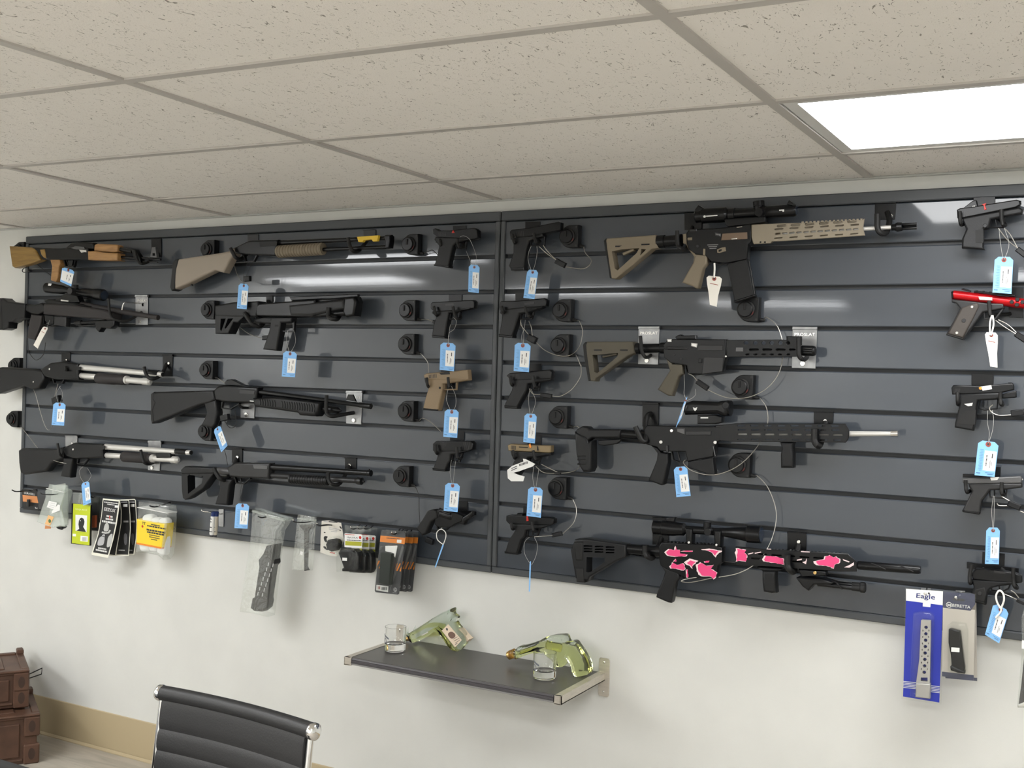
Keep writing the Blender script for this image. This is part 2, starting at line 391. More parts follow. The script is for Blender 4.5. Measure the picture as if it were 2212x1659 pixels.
# light panels
LEDM = mat('lit diffuser', (.97, .985, 1.0), .5, emit=LAMP_POWER); LEDN = mat('lit dimmed near diffuser', (.98, .985, .985), .5, emit=LAMP_NEAR); LEDL = mat('lit dimmed left diffuser', (.97, .985, 1.0), .5, emit=LAMP_LEFT)  # near and left diffusers dimmed so the wall is not overlit
FRM = mat('lamp frame enamel', (.75, .75, .73), .4)
lampinfo = {(1, 1): 'bright white ceiling light panel in the grid near the wall'}
for i, j in sorted(LAMPS):
    ya, yb = cyj(j), cyj(j + 1); c = ((cx(i, ya) + cx(i + 1, ya)) / 2, (ya + yb) / 2)
    lab = lampinfo.get((i, j), 'white ceiling light panel %s' % {(-2, 3): 'mirrored in the slatwall above the desk', (1, 5): 'above the viewer', (-2, 7): 'in the left rear of the room', (1, 9): 'by the rear wall on the right', (-3, 5): 'by the left wall', (3, 7): 'by the right wall', (-1, 9): 'by the rear wall on the left'}.get((i, j)))
    t = thing('ceiling_light', lab, 'ceiling light', (c[0], c[1], cz(*c)), 'ceiling light panels')
    mk('diffuser', *slab(i, j, .007, .004, .042), LEDN if (i, j) == (1, 1) else LEDL if (i, j) == (-2, 3) else LEDM, t, smooth=False)
    mb = MB(); e = .013
    for (x0, x1, y0, y1) in ((cx(i, ya) + e, cx(i + 1, ya) - e, ya - .042, ya - e), (cx(i, ya) + e, cx(i + 1, ya) - e, yb + e, yb + .042), (cx(i, ya) + e, cx(i, ya) + .042, yb + .042, ya - .042), (cx(i + 1, ya) - .042, cx(i + 1, ya) - e, yb + .042, ya - .042)):
        q = [(x0, y0), (x1, y0), (x1, y1), (x0, y1)]; v = [(x, y, cz(x, y) + .004) for x, y in q] + [(x, y, cz(x, y) + .016) for x, y in q]
        mb.add((v, boxg((0, 0, 0), (1, 1, 1))[1]))
    mb.mk('frame', FRM, t, smooth=False)
    v, f = slab(i, j, .017, .05, .02); mk('housing', v, f, FRM, t, smooth=False)
# ================================================================ slatwall
def slat_mat():
    m = mat('charcoal slatwall vinyl', (.043, .0515, .064), .42, 0, .45, coat=.85, noise=.05, nscale=8, stretch=(.05, 1, 1))
    nt = m.node_tree; b = nt.nodes['Principled BSDF']; b.inputs['Coat Roughness'].default_value = .055; geo = nt.nodes.new('ShaderNodeNewGeometry'); mp = nt.nodes.new('ShaderNodeMapping'); mp.inputs['Scale'].default_value = (1.5, 1, 220)
    n = nt.nodes.new('ShaderNodeTexNoise'); n.inputs['Scale'].default_value = 1; n.inputs['Detail'].default_value = 3
    nt.links.new(geo.outputs['Position'], mp.inputs[0]); nt.links.new(mp.outputs[0], n.inputs['Vector'])
    bp = nt.nodes.new('ShaderNodeBump'); bp.inputs['Strength'].default_value = .03; bp.inputs['Distance'].default_value = .001
    nt.links.new(n.outputs['Fac'], bp.inputs['Height']); nt.links.new(bp.outputs[0], b.inputs['Normal'])
    b2 = nt.nodes.new('ShaderNodeBump'); b2.inputs['Strength'].default_value = .011; b2.inputs['Distance'].default_value = .001; nt.links.new(n.outputs['Fac'], b2.inputs['Height']); nt.links.new(b2.outputs[0], b.inputs['Coat Normal'])
    return m
SLAT = slat_mat(); STRIM = mat('slatwall trim vinyl', (.062, .067, .073), .4); SBACK = mat('slatwall groove vinyl', (.03, .032, .035), .5)
ZG0, PIT = H - .0716, .1195            # first groove line and slat pitch
DS = .02                                # slat face stands this far off the wall
def gz(k): return ZG0 - k * PIT
ZT, ZB = H - .040, H - 1.2653
for (xa, xb, lab) in ((-2.4083, .0112, 'charcoal slatwall panel on the left with long guns and hanging packs'), (.0142, 2.44, 'charcoal slatwall panel on the right with rifles and pistols')):
    t = thing('slatwall_panel', lab, 'slatwall', ((xa + xb) / 2, -.01, ZB), 'slatwall panels')
    MB().box((xa + .004, -.004, ZB + .004), (xb - .004, -.0005, ZT - .004)).mk('backing', SBACK, t, smooth=False)
    lw = .018
    for k in range(0, 10):
        zt = gz(k) - (.006 if k else .003); zb = gz(k + 1) + .005 if k < 9 else ZB + .021
        sec = [(-.0045, zt - .012), (-.010, zt - .012), (-.010, zt - .002), (-.0125, zt), (-DS + .003, zt), (-DS, zt - .003), (-DS, zb + .003), (-DS + .002, zb), (-.013, zb), (-.013, zb + .009), (-.0045, zb + .009)]
        n = len(sec); v = [(x, a, b) for x in (xa + lw * .55, xb - lw * .55) for a, b in sec]
        mk('slat', v, [tuple(range(n))[::-1], tuple(range(n, 2 * n))] + [(i, (i + 1) % n, n + (i + 1) % n, n + i) for i in range(n)], SLAT, t, ang=.5)
    def trim(nm, lo, hi): mk(nm, *bevbox(lo, hi, .003), STRIM, t)
    trim('top_trim', (xa, -.026, ZG0 - .001), (xb, -.0005, ZT)); trim('bottom_trim', (xa, -.026, ZB), (xb, -.0005, ZB + .022))
    trim('side_trim', (xa, -.0262, ZB + .0222), (xa + lw, -.0005, ZG0 - .0012)); trim('side_trim', (xb - lw, -.0262, ZB + .0222), (xb, -.0005, ZG0 - .0012))
# ================================================================ builders for what hangs on the wall
Z = dict(A1=(0, 480, 5.821), A2=(0, 740, 5.027), B1=(360, 460, 3.95), B2=(320, 780, 3.95), M1=(0, 1020, 4.424), M2=(420, 1020, 4.254),
         H1=(820, 460, 4.608), H2=(820, 780, 3.319), R3=(1980, 380, 3.457), R5=(2030, 790, 6.912), R6=(2060, 1010, 4.254),
         R9=(1300, 425, 6.144), R9b=(1640, 425, 6.144), R10=(1255, 690, 4.254), R11=(1235, 850, 6.144), R11b=(1590, 880, 6.144),
         R12=(1230, 1110, 5.821), R12b=(1600, 1130, 5.53), R2=(1220, 820, 2.765), R1=(1260, 400, 2.9105),
         K1=(0, 1040, 10.0545), K2=(170, 1060, 9.617), K3=(680, 1110, 9.217), K4=(1930, 1260, 5.53), S1=(720, 1280, 3.568),
         Q1=(820, 1300, 10.0545), Q2=(1080, 1350, 8.73), C1=(0, 1380, 2.9105), U=(0, 0, 1.0))
class G:
    """one hung thing: its parts are drawn in close-up units of zoom z and stand at distance d from the wall"""
    def __init__(s, name, label, cat, z, d, at, group=None):
        s.z = Z[z]; s.d = d; u = P([at], s.z)[0]; s.o = thing(name, label, cat, py(u[0], u[1], d), group)
    def zoom(s, z): s.z = Z[z]; return s
    def p(s, name, m, pts, t=.03, b=.003, dd=0., holes=(), ch=0, parent=None, label=None):
        q = P(pts, s.z)
        if ch: q = chaikin(q, ch)
        d = s.d + dd
        return mk(name, *profg(to_xz(q, d), d, t, b, [to_xz(P(h, s.z), d) for h in holes]), m, parent or s.o, ang=.7, label=label)
    def s(s, name, m, pts, w, t=.012, b=.001, dd=0., parent=None, label=None):
        q = stroke(P(pts, s.z), w / s.z[2]); d = s.d + dd
        return mk(name, *profg(to_xz(q, d), d, t, b), m, parent or s.o, ang=.7, label=label)
    def r(s, name, m, x0, y0, x1, y1, prof, dd=0., dd1=None, n=20, parent=None, label=None):
        (a, b), = P([(x0, y0)], s.z); (c, e), = P([(x1, y1)], s.z)
        p0, p1 = py(a, b, s.d + dd), py(c, e, s.d + (dd if dd1 is None else dd1))
        if not isinstance(prof, (list, tuple)): prof = [(0, prof * .92), (.015, prof), (.985, prof), (1, prof * .92)]
        k0, k1 = mpp(a, b, s.d + dd) / s.z[2], mpp(c, e, s.d + dd) / s.z[2]
        return mk(name, *latheg(p0, p1, [(t, rr * 1.05 * (k0 * (1 - t) + k1 * t)) for t, rr in prof], n), m, parent or s.o, label=label)
    def c(s, name, m, x, y, r, d0, d1, n=20, parent=None, label=None):     # round piece facing the room, from d0 to d1
        (a, b), = P([(x, y)], s.z); c = py(a, b, s.d + d1); rr = r / s.z[2] * mpp(a, b, s.d)
        p0, p1 = Vector((c.x, -(s.d + d0), c.z)), Vector((c.x, -(s.d + d1), c.z))
        h = (p1 - p0).length; bv = min(.0008, h * .3, rr * .3)
        return mk(name, *latheg(p0, p1, [(0, rr), (1 - bv / h, rr), (1, rr - bv)], n), m, parent or s.o, label=label)
    def t(s, name, m, pts, r, k=5, n=8, parent=None, label=None):          # bent rod; points x,y,distance-offset
        w_ = []
        for q in pts:
            (a, b), = P([q[:2]], s.z); w_.append(py(a, b, s.d + (q[2] if len(q) > 2 else 0)))
        return mk(name, *tubeg(smoothpath(w_, k), r, n), m, parent or s.o, label=label)
    def x(s, name, m, txt, quad, dd=0., bold=0., parent=None):
        q = P(quad, s.z); v, f = textg(txt, q, s.d + dd, bold=bold); return mk(name, v, f, m, parent or s.o, smooth=False)
    def ribs(s, name, m, x0, y0, x1, y1, r0, r1, n, dd=0., parent=None):
        pr = [(0, r1)]
        for i in range(n): pr += [((i + .1) / n, r1), ((i + .25) / n, r0), ((i + .7) / n, r0), ((i + .85) / n, r1)]
        return s.r(name, m, x0, y0, x1, y1, pr + [(1, r1)], dd, parent=parent)
def oval(x, y, w, h, n=10): return [(x + w / 2 * math.cos(2 * math.pi * i / n), y + h / 2 * math.sin(2 * math.pi * i / n)) for i in range(n)]
def slot(x0, x1, y, h, sl=0., skew=0.):        # sloped slot with clipped corners
    c = h * .35; y1 = y + (x1 - x0) * sl
    return [(x0 + c + skew, y - h / 2), (x1 - c + skew, y1 - h / 2), (x1, y1 - h / 2 + c), (x1, y1 + h / 2 - c), (x1 - c, y1 + h / 2), (x0 + c, y + h / 2), (x0, y + h / 2 - c), (x0, y - h / 2 + c)]
def plate_hook(label, z, plate, m, prong=None, rm=RUB, r=.0055, d=.021, screw=None, text=None, group='gun hooks on the slatwall'):
    """steel plate hanging in a groove, with a bent prong that comes forward; prong points x,y,distance"""
    g = G('gun_hook', label, 'hook', z, d, plate[3] if len(plate) > 3 else plate[0], group)
    g.p('plate', m, plate, .0024, .0006, .002)
    tl, tr = plate[0], plate[1]; hgt = abs(plate[2][1] - plate[1][1]) * .07
    g.p('lip', m, [(tl[0] + 3, tl[1] - hgt), (tr[0] + 3, tr[1] - hgt), tr, tl], .010, .0005, -.004)
    if prong: g.t('prong', rm, [(q[0], q[1], q[2] - d) for q in prong], r, n=10)
    if screw: g.c('screw', SIS, screw[0], screw[1], screw[2], .003, .008, 14)
    if text: g.x('embossed_lettering', SIS, *text, dd=.0035)
    return g
def pistol_hook(label, z, plate, prongs, d=.021, bar=None, r=.005, tw=.004):
    g = G('pistol_hook', label, 'hook', z, d, plate[3], 'pistol hooks on the slatwall')
    g.p('plate', BLM, plate, .0024, .0006, .002)
    if bar: g.p('crossbar', BLM, bar, .004, .0008, .006)
    for q in prongs: g.t('prong', RUB, [(a, b, c - d) for a, b, c in q], r, n=10)
    return g
def price_tag(label, z, quad, strings, d=.10, m=BLU, style='blue', name='price_tag', strm=None, sr=.00055, thick=.0012):
    strm = strm or (THR if sr < .001 else STR)
    q = P(quad, Z[z]); c = ((q[0][0] + q[1][0]) / 2, (q[0][1] + q[1][1]) / 2)
    g = G(name, label, 'price tag', 'U', d, ((q[2][0] + q[3][0]) / 2, (q[2][1] + q[3][1]) / 2), 'price tags on the guns')
    def uv(a, b): return tuple((q[0][i] * (1 - a) + q[1][i] * a) * (1 - b) + (q[3][i] * (1 - a) + q[2][i] * a) * b for i in (0, 1))
    if style == 'white':
        g.p('card', m, [uv(*k) for k in ((.16, 0), (.84, 0), (1, .07), (1.0, .3), (.93, .6), (.97, 1), (.1, .98), (.06, .6), (0, .3), (0, .07))], thick, 0)
        g.p('stamp', EYE, [uv(*k) for k in ((.2, .24), (.8, .27), (.8, .29), (.2, .26))], .0003, 0, thick / 2 + .0003)
    else:
        g.p('card', m, [uv(*k) for k in ((.2, 0), (.8, 0), (1, .09), (1, 1), (0, 1), (0, .09))], thick, 0)
        if style != 'edge':
            full = style == 'full'
            g.p('sticker', WHI, [uv(*k) for k in (((.03, .22), (.99, .22), (.99, .86), (.03, .86)) if full else ((.37, .27), (.96, .27), (.96, .84), (.37, .84)))], .0005, 0, thick / 2 + .0003)
            mb = MB(); dd = d + thick / 2 + .0008
            def bar_(a0, b0, a1, b1): mb.add(profg(to_xz([uv(a0, b0), uv(a1, b0), uv(a1, b1), uv(a0, b1)], dd), dd, .0002, 0))
            for k in range(9): bar_(.47, .40 + k * .036, .53, .40 + k * .036 + (.02 if k % 3 else .028))
            bar_(.74, .34, .79, .47); bar_(.68, .54, .70, .76); bar_(.75, .58, .77, .70)
            tag(mb.mk('barcode', INK, g.o, smooth=False), kind='stuff')
            if not full:
                mb = MB()
                for k in range(14): bar_(.12 + .05 * (k % 2), .25 + k * .045, .31, .25 + k * .045 + .007)
                bar_(.06, .91, .26, .93); bar_(.5, .89, .95, .9); bar_(.62, .93, .9, .945)
                tag(mb.mk('ruled_lines', mat('blue grey ink', (.10, .2, .36), .7), g.o, smooth=False), kind='stuff')
    e = uv(.5, .085); W_ = abs(q[1][0] - q[0][0]) or 5
    if style != 'edge':
        g.c('eyelet', EYE, e[0], e[1], max(2.2, W_ * .13), thick / 2, thick / 2 + .0008, 12)
        g.c('eyelet_hole', INK, e[0], e[1], max(.9, W_ * .055), thick / 2 + .0008, thick / 2 + .0011, 10)
    for st in strings:
        w_ = [py(*P([k[:2]], Z[z])[0], d + (k[2] if len(k) > 2 else .004)) for k in st]
        mk('string', *tubeg(smoothpath(w_, 5), sr, 5), strm, g.o)
    return g
def tether(label, u, v, cables=(), clasps=(), s=1., cm=STE, cr=.0013, base=.0205):
    """cable reel screwed to the slatwall: u, v is the middle of its lock dial"""
    c = py(u, v, base + .0415); DS_ = base
    g = thing('security_tether', label, 'cable lock', (c.x, -DS_, c.z - .03 * s), 'security tethers'); X, Zc = c.x + .004 * s, c.z
    body = [(X + (.004 - .034 * math.cos(a)) * s, Zc + .0365 * s * math.sin(a)) for a in [math.radians(k) for k in range(-90, 91, 12)]]
    body = [(x, z) for x, z in body] + [(X + .034 * s, Zc + .0365 * s), (X + .034 * s, Zc - .0365 * s)]
    mk('housing', *profg(body, DS_ + .0145 * s, .029 * s, .0025), BLK, g)
    def cyl(nm, m, x, z, r, d0, d1, n=24, lab=None):
        return mk(nm, *latheg(Vector((x, -d0, z)), Vector((x, -d1, z)), [(0, r), (.8, r), (1, r * .93)], n), m, g, label=lab)
    F = DS_ + .029 * s
    cyl('lock_ring', RUB, X - .004 * s, Zc, .0275 * s, F, F + .006 * s); cyl('lock_dial', BLM, X - .004 * s, Zc, .0225 * s, F + .006 * s, F + .013 * s)
    mk('key_slot', *profg([(X - .007 * s, Zc - .002 * s), (X - .001 * s, Zc - .002 * s), (X - .001 * s, Zc + .017 * s), (X - .007 * s, Zc + .017 * s)], F + .0145 * s, .004 * s, .0008), RUB, g)
    arc = [(X - .004 * s + r * s * math.cos(a), Zc + r * s * math.sin(a)) for r, aa in ((.0258, (-40, -32, -24, -16)), (.0242, (-16, -24, -32, -40))) for a in [math.radians(k) for k in aa]]
    mk('index_mark', *profg(arc, F + .0064 * s, .0006, 0), mat('dull red mark', (.22, .03, .025), .5), g)
    for sz in (-1, 1): cyl('screw', BLG, X + .0275 * s, Zc + sz * .030 * s, .0035 * s, F, F + .001, 10)
    sp = Vector((X + .036 * s, -DS_ - .012 * s, Zc - .028 * s))
    mk('cable_outlet', *latheg(sp - Vector((.008, 0, 0)), sp + Vector((.012 * s, 0, -.004)), [(0, .006 * s), (.6, .006 * s), (1, .004 * s)], 10), RUB, g)
    for ci, cb in enumerate(cables):
        w_ = [py(*P([k[:2]], Z[cb[0]])[0], k[2]) for k in cb[1:]]
        if ci == 0: w_ = [sp + Vector((.011 * s, 0, -.004))] + w_
        mk('cable', *tubeg(smoothpath(w_, 6), cr, 6), cm, g)
    for cl in clasps:       # z, x0,y0,x1,y1,half height, distance
        p0, p1 = [py(*P([k], Z[cl[0]])[0], cl[6]) for k in ((cl[1], cl[2]), (cl[3], cl[4]))]
        h = cl[5] / Z[cl[0]][2] * mpp(*P([(cl[1], cl[2])], Z[cl[0]])[0], cl[6])
        ax = (p1 - p0).normalized(); nn = Vector((-ax.z, 0, ax.x)) * h
        pts = [p0 + nn, p1 + nn, p1 - nn, p0 - nn]
        mk('clasp', *profg([(q.x, q.z) for q in pts], cl[6], h * 1.6, h * .3), BLK, g)
    return g
# ================================================================ long guns, left slatwall
DG = .085
LNG = mat('grey engraving', (.22, .22, .22), .6)
# -- short wooden rifle pistol
g = G('rifle', 'short semi-automatic rifle with yellow wooden stock and orange wooden grip and handguard', 'rifle', 'A1', DG, (800, 480), 'long guns on the slatwall')
g.p('stock', WD1, '158,305 430,318 480,335 505,385 555,480 400,535 225,580 195,560', .036, .006)
g.p('receiver', BLM, '440,320 610,330 800,335 850,330 1150,330 1155,475 610,478 570,470 540,430 505,370', .032, .003)
g.p('stock_insert', WD1, '545,350 605,342 625,462 590,450 560,410', .036, .003)
g.p('dust_cover', BLM, '620,338 850,335 930,262 1090,252 1200,262 1215,340', .028, .005)
g.p('bolt_carrier', GRY, '930,330 990,303 1100,315 1105,345 1000,350', .033, .001); g.p('bolt_handle', SIL, '1000,345 1090,350 1095,378 1060,376 1030,385', .008, .001, .018)
g.p('pistol_grip', WD2, '665,472 780,472 800,520 775,560 765,700 735,757 672,735 690,560', .032, .005)
g.s('trigger_guard', BLM, '815,478 838,555 935,565 955,480', 14)
g.s('trigger', BLM, '840,480 868,540', 14, .006)
g.p('magazine_well', BLM, '880,478 945,478 935,550 900,548', .026)
g.p('upper_handguard', WD2, '1225,290 1260,275 1500,285 1520,300 1520,378 1470,388 1370,380 1220,365', .036, .007)
g.p('lower_handguard', WD2, '1155,370 1240,366 1350,385 1530,395 1530,490 1160,482', .046, .006)
g.r('gas_tube', BLM, 1520, 342, 1665, 366, 26); g.r('barrel', BLM, 1525, 438, 2022, 470, 15); g.r('cleaning_rod', BLG, 1535, 472, 1985, 503, 9)
g.p('gas_block', BLM, '1675,340 1720,345 1790,455 1800,520 1765,522 1715,470', .026)
g.p('front_sight', GRY, '1925,315 1970,315 1988,445 1903,448', .014, .001, holes=['1935,392 1968,392 1968,424 1935,424'])
g.t('sling_loop', BLM, [(335, 565), (295, 585), (280, 612), (300, 630), (345, 622), (378, 610)], .0018)
# -- scoped bolt rifle
g = G('rifle', 'scoped black bolt-action rifle with collapsible stock and folded bipod', 'rifle', 'A1', DG, (700, 1290), 'long guns on the slatwall')
g.p('stock', BLK, '5,990 40,958 100,958 150,1000 375,1032 365,1205 300,1225 260,1222 215,1258 170,1260 160,1335 100,1360 40,1350 20,1250', .05, .006)
g.p('butt_pad', RUB, '5,990 40,958 100,958 85,1010 95,1350 60,1358 40,1350 20,1250', .056, .006)
g.p('stock_hinge', BLK, '365,1035 480,1040 560,1015 612,1060 600,1125 520,1165 440,1155 360,1120', .038, .008)
g.p('pistol_grip', BRN, '430,1158 565,1178 545,1300 475,1482 378,1460 405,1260', .034, .006)
g.p('chassis', BRN, '610,1025 800,1030 1000,1045 1380,1105 1480,1155 1475,1235 1200,1215 600,1162', .052, .009)
g.p('receiver', BLM, '580,985 640,968 720,972 900,1002 1040,1022 1200,1062 1160,1078 620,1042', .034, .008)
g.r('barrel', BRN, 1030, 1040, 1990, 1200, [(0, 40), (.35, 34), (.96, 27), (.97, 30), (1, 30)])
g.p('magazine', BLG, '710,1180 862,1195 858,1316 710,1290', .026); g.p('magazine_well', BLM, '595,1165 710,1180 706,1282 650,1285 600,1240', .03)
g.s('trigger_guard', BLM, '558,1195 556,1280 640,1312 702,1285', 13)
b = g.p('bipod', BLM, '1225,1240 1480,1228 1470,1300 1420,1340 1310,1330 1275,1382 1238,1352', .03, .004)
g.r('bipod_leg', BLM, 950, 1268, 1330, 1242, [(0, 20), (.02, 30), (.2, 30), (.22, 18), (1, 18)], .008, parent=b); g.r('bipod_leg', BLM, 1000, 1300, 1260, 1288, 16, -.012, parent=b)
sc = g.r('scope', BLM, 585, 822, 1312, 918, [(0, 52), (.01, 60), (.13, 60), (.30, 50), (.34, 36), (.60, 38), (.64, 48), (.86, 62), (.87, 68), (.99, 68), (1, 60)])
g.c('windage_turret', BLG, 875, 865, 44, .02, .042, parent=sc); g.r('elevation_turret', BLM, 948, 850, 950, 785, 36, parent=sc); g.r('objective_lens', LEN, 1300, 916, 1316, 918, 54, parent=sc)
g.p('eyepiece_label', PNT, '610,770 650,772 640,800 605,798', .001, 0, .036, parent=sc)
mt = g.p('scope_mount', BLM, '840,905 1000,920 1035,1005 1010,1012 720,1008 735,965 790,955', .03); g.p('mount_clamp', SIL, '770,972 865,985 862,1000 770,992', .006, .0006, .016, parent=mt)
# -- silver pump shotgun without pistol grip
def pump(label, at, stock, receiver, parts):
    g = G('shotgun', label, 'shotgun', 'A2', DG, at, 'long guns on the slatwall')
    g.p('stock', BLK, stock, .042, .009); g.p('receiver', BLM, receiver, .036, .008)
    return g
g = pump('silver-barrelled pump shotgun with full black stock, third gun from the top at the left edge', (650, 440), '0,275 60,266 440,288 490,300 525,385 460,500 400,512 290,470 30,556 -10,545', '470,292 580,222 720,205 882,232 884,402 640,402 520,375', 0)
g.p('ejection_port', RUB, '715,255 880,262 880,300 725,296', .002, 0, .0185)
g.s('trigger_guard', BLM, '580,385 595,440 685,440 705,400', 14)
br = g.r('barrel', SIL, 872, 268, 1765, 346, [(0, 26), (.005, 31), (.97, 27), (1, 25)]); g.r('bore', RUB, 1752, 345, 1770, 347, 22, parent=br)
g.r('sight_base', BLM, 1615, 325, 1725, 335, 31, parent=br)
g.r('magazine_tube', SIL, 880, 358, 1070, 375, 29); g.r('forend', BRN, 1062, 386, 1370, 408, [(0, 50), (.03, 56), (.6, 56), (.62, 52), (.97, 52), (1, 46)])
g.r('magazine_cap', SIL, 1365, 405, 1640, 428, [(0, 44), (.08, 44), (.1, 32), (.68, 32), (.7, 38), (.95, 38), (1, 20)])
g.c('sling_stud', SIS, 360, 427, 9, .018, .024); g.c('safety', SIS, 535, 288, 12, .017, .021)
# -- silver pump shotgun with pistol grip
g = pump('silver-barrelled pump shotgun with extra pistol grip, lowest gun at the left edge', (760, 1465), '240,1168 280,1145 640,1155 730,1128 720,1260 600,1312 540,1395 300,1432 262,1415 245,1300', '715,1142 840,1085 1140,1100 1152,1252 850,1262 740,1232', 0)
g.p('pistol_grip', BLK, '720,1250 825,1258 815,1320 795,1466 690,1450 722,1330', .036, .007); g.p('ejection_port', RUB, '975,1110 1140,1118 1140,1160 980,1165', .002, 0, .0185)
g.s('trigger_guard', BLM, '855,1255 850,1310 920,1322 965,1262', 14)
br = g.r('barrel', SIL, 1145, 1130, 2072, 1196, [(0, 26), (.005, 31), (.97, 27), (1, 25)]); g.r('bore', RUB, 2060, 1195, 2078, 1197, 22, parent=br); g.r('sight_base', BLM, 1912, 1180, 2030, 1190, 31, parent=br)
g.r('magazine_tube', SIL, 1155, 1224, 1350, 1236, 28); g.r('forend', BRN, 1338, 1238, 1650, 1262, [(0, 46), (.03, 54), (.97, 52), (1, 46)])
g.r('magazine_cap', SIL, 1645, 1258, 1945, 1276, [(0, 42), (.1, 42), (.12, 30), (.72, 30), (.74, 38), (.93, 38), (1, 16)])
g.p('accessory_rail', BLM, '1715,1200 1870,1200 1882,1248 1728,1250', .03, .003); g.c('safety', SIS, 792, 1160, 12, .017, .021)
# -- tan pump shotgun
g = G('shotgun', 'pump shotgun with tan stock and ribbed tan forend at the top', 'shotgun', 'B1', DG, (690, 420), 'long guns on the slatwall')
g.p('stock', TAN, '130,398 480,345 560,330 605,302 612,352 575,400 515,515 440,495 215,605 100,655 95,520', .042, .009)
g.p('butt_pad', RUB, '135,395 118,480 103,655 75,668 62,640 85,430 105,403', .045, .005)
g.p('receiver', BLM, '600,302 700,252 740,238 978,232 962,262 955,372 640,356 608,350', .036, .006); g.p('ejection_port', RUB, '795,255 945,245 940,280 800,288', .002, 0, .0185)
br = g.r('barrel', BLM, 960, 255, 1925, 212, [(0, 20), (.94, 17), (.95, 26), (1, 24)]); g.r('magazine_tube', BLM, 1320, 313, 1905, 290, 16)
fo = g.ribs('forend', FDE, 955, 330, 1338, 306, 52, 47, 16)
g.p('chamber_flag', YEL, '1632,205 1815,192 1805,240 1770,245 1755,226 1690,235 1680,250 1645,250', .014, .001, .014)
g.p('front_clamp', BLM, '1870,200 1925,195 1925,240 1915,300 1885,305 1885,240', .03)
g.s('trigger_guard', BLM, '665,360 680,418 750,412 775,362', 12); g.c('sling_stud', BLG, 208, 614, 8, -.004, .004)
# -- bullpup
g = G('shotgun', 'compact black bullpup shotgun with triangular stock cut-out', 'shotgun', 'B1', DG, (900, 1170), 'long guns on the slatwall')
g.p('butt_body', BLK, '445,792 600,765 815,755 825,800 800,892 690,892 600,892 450,882', .05, .007)
g.p('stock', BLK, '445,868 700,880 640,940 605,935 560,1032 450,1032', .046, .004, holes=['497,905 540,903 503,1012 492,1000', '558,905 605,902 540,990 530,985'])
g.p('receiver', BLM, '800,800 825,775 1300,742 1305,882 1270,892 800,884', .05, .006)
g.p('top_rail', BLM, '1055,718 1640,694 1640,716 1400,735 1330,735 1075,748', .016, .002)
g.p('forend', BLK, '1075,785 1550,735 1562,828 1280,888 1090,884', .056, .012)
g.r('barrel', BLM, 1080, 765, 1648, 735, 20); g.r('magazine_tube', BLM, 1270, 868, 1570, 852, 24, .012); g.r('magazine_tube', BLM, 1270, 868, 1570, 852, 24, -.012)
g.p('muzzle_block', BLM, '1548,728 1632,715 1650,760 1630,882 1560,892 1535,850', .05, .008)
g.p('rail_riser', SIL, '1078,748 1130,745 1135,765 1085,770', .01, .001)
g.p('grip', BLK, '765,905 850,890 1092,892 1088,935 1000,940 990,1012 962,1178 845,1165 898,1012 910,945 770,945', .036, .006)
g.s('trigger_guard', BLM, '985,940 978,1008 1088,1014 1090,925', 18)
g.c('pin', RUB, 886, 908, 9, .017, .019); g.c('pin', RUB, 928, 962, 8, .017, .019); g.c('pin', RUB, 945, 962, 8, .017, .019)
# -- black pump with pistol-grip stock
g = G('shotgun', 'black pump shotgun with one-piece pistol-grip stock and long grooved forend', 'shotgun', 'B2', DG, (560, 570), 'long guns on the slatwall')
g.p('stock', BLK, '75,264 585,250 602,330 560,356 480,372 80,530 65,500 62,290', .042, .008); g.p('butt_pad', RUB, '58,280 85,262 78,320 98,350 74,420 88,522 66,532 58,500', .046, .004)
g.p('receiver', BLM, '583,250 622,215 680,205 962,225 956,275 945,362 690,352 600,332', .038, .008)
g.p('bolt', BLG, '785,240 912,256 906,285 780,275', .003, .0005, .0195)
g.p('pistol_grip', BLK, '500,356 602,330 615,440 602,540 570,572 480,546 530,440', .038, .008)
g.s('trigger_guard', BLM, '640,345 632,400 705,410 785,362', 11); g.p('rear_sight', BLM, '665,188 690,160 730,155 828,206 680,208', .024)
br = g.r('barrel', BLM, 958, 265, 1902, 386, [(0, 22), (.9, 19), (.905, 23), (1, 23)]); g.p('front_sight', BLM, '1690,332 1710,285 1750,285 1778,346', .008, .001, parent=br); g.r('bore', RUB, 1890, 384, 1908, 387, 15, parent=br)
fo = g.p('forend', BLK, '925,315 1135,305 1505,352 1485,440 1462,472 1325,462 1308,440 942,388', .054, .012)
for k in range(23):
    x = 950 + k * 21; y = 324 + k * 1.9
    if 1085 < x < 1130: continue
    g.s('rib', BLK, [(x, y), (x + 8, y + 26 + k * .4), (x + 6, y + 50 + k * .9)], 9, .005, .001, .027, parent=fo)
g.r('magazine_cap', BLM, 1488, 405, 1648, 424, [(0, 20), (.3, 20), (.32, 30), (.85, 26), (.95, 12), (1, 8)])
g.s('engraved_line', PNT, '868,340 905,343', 8, .0004, 0, .0192)
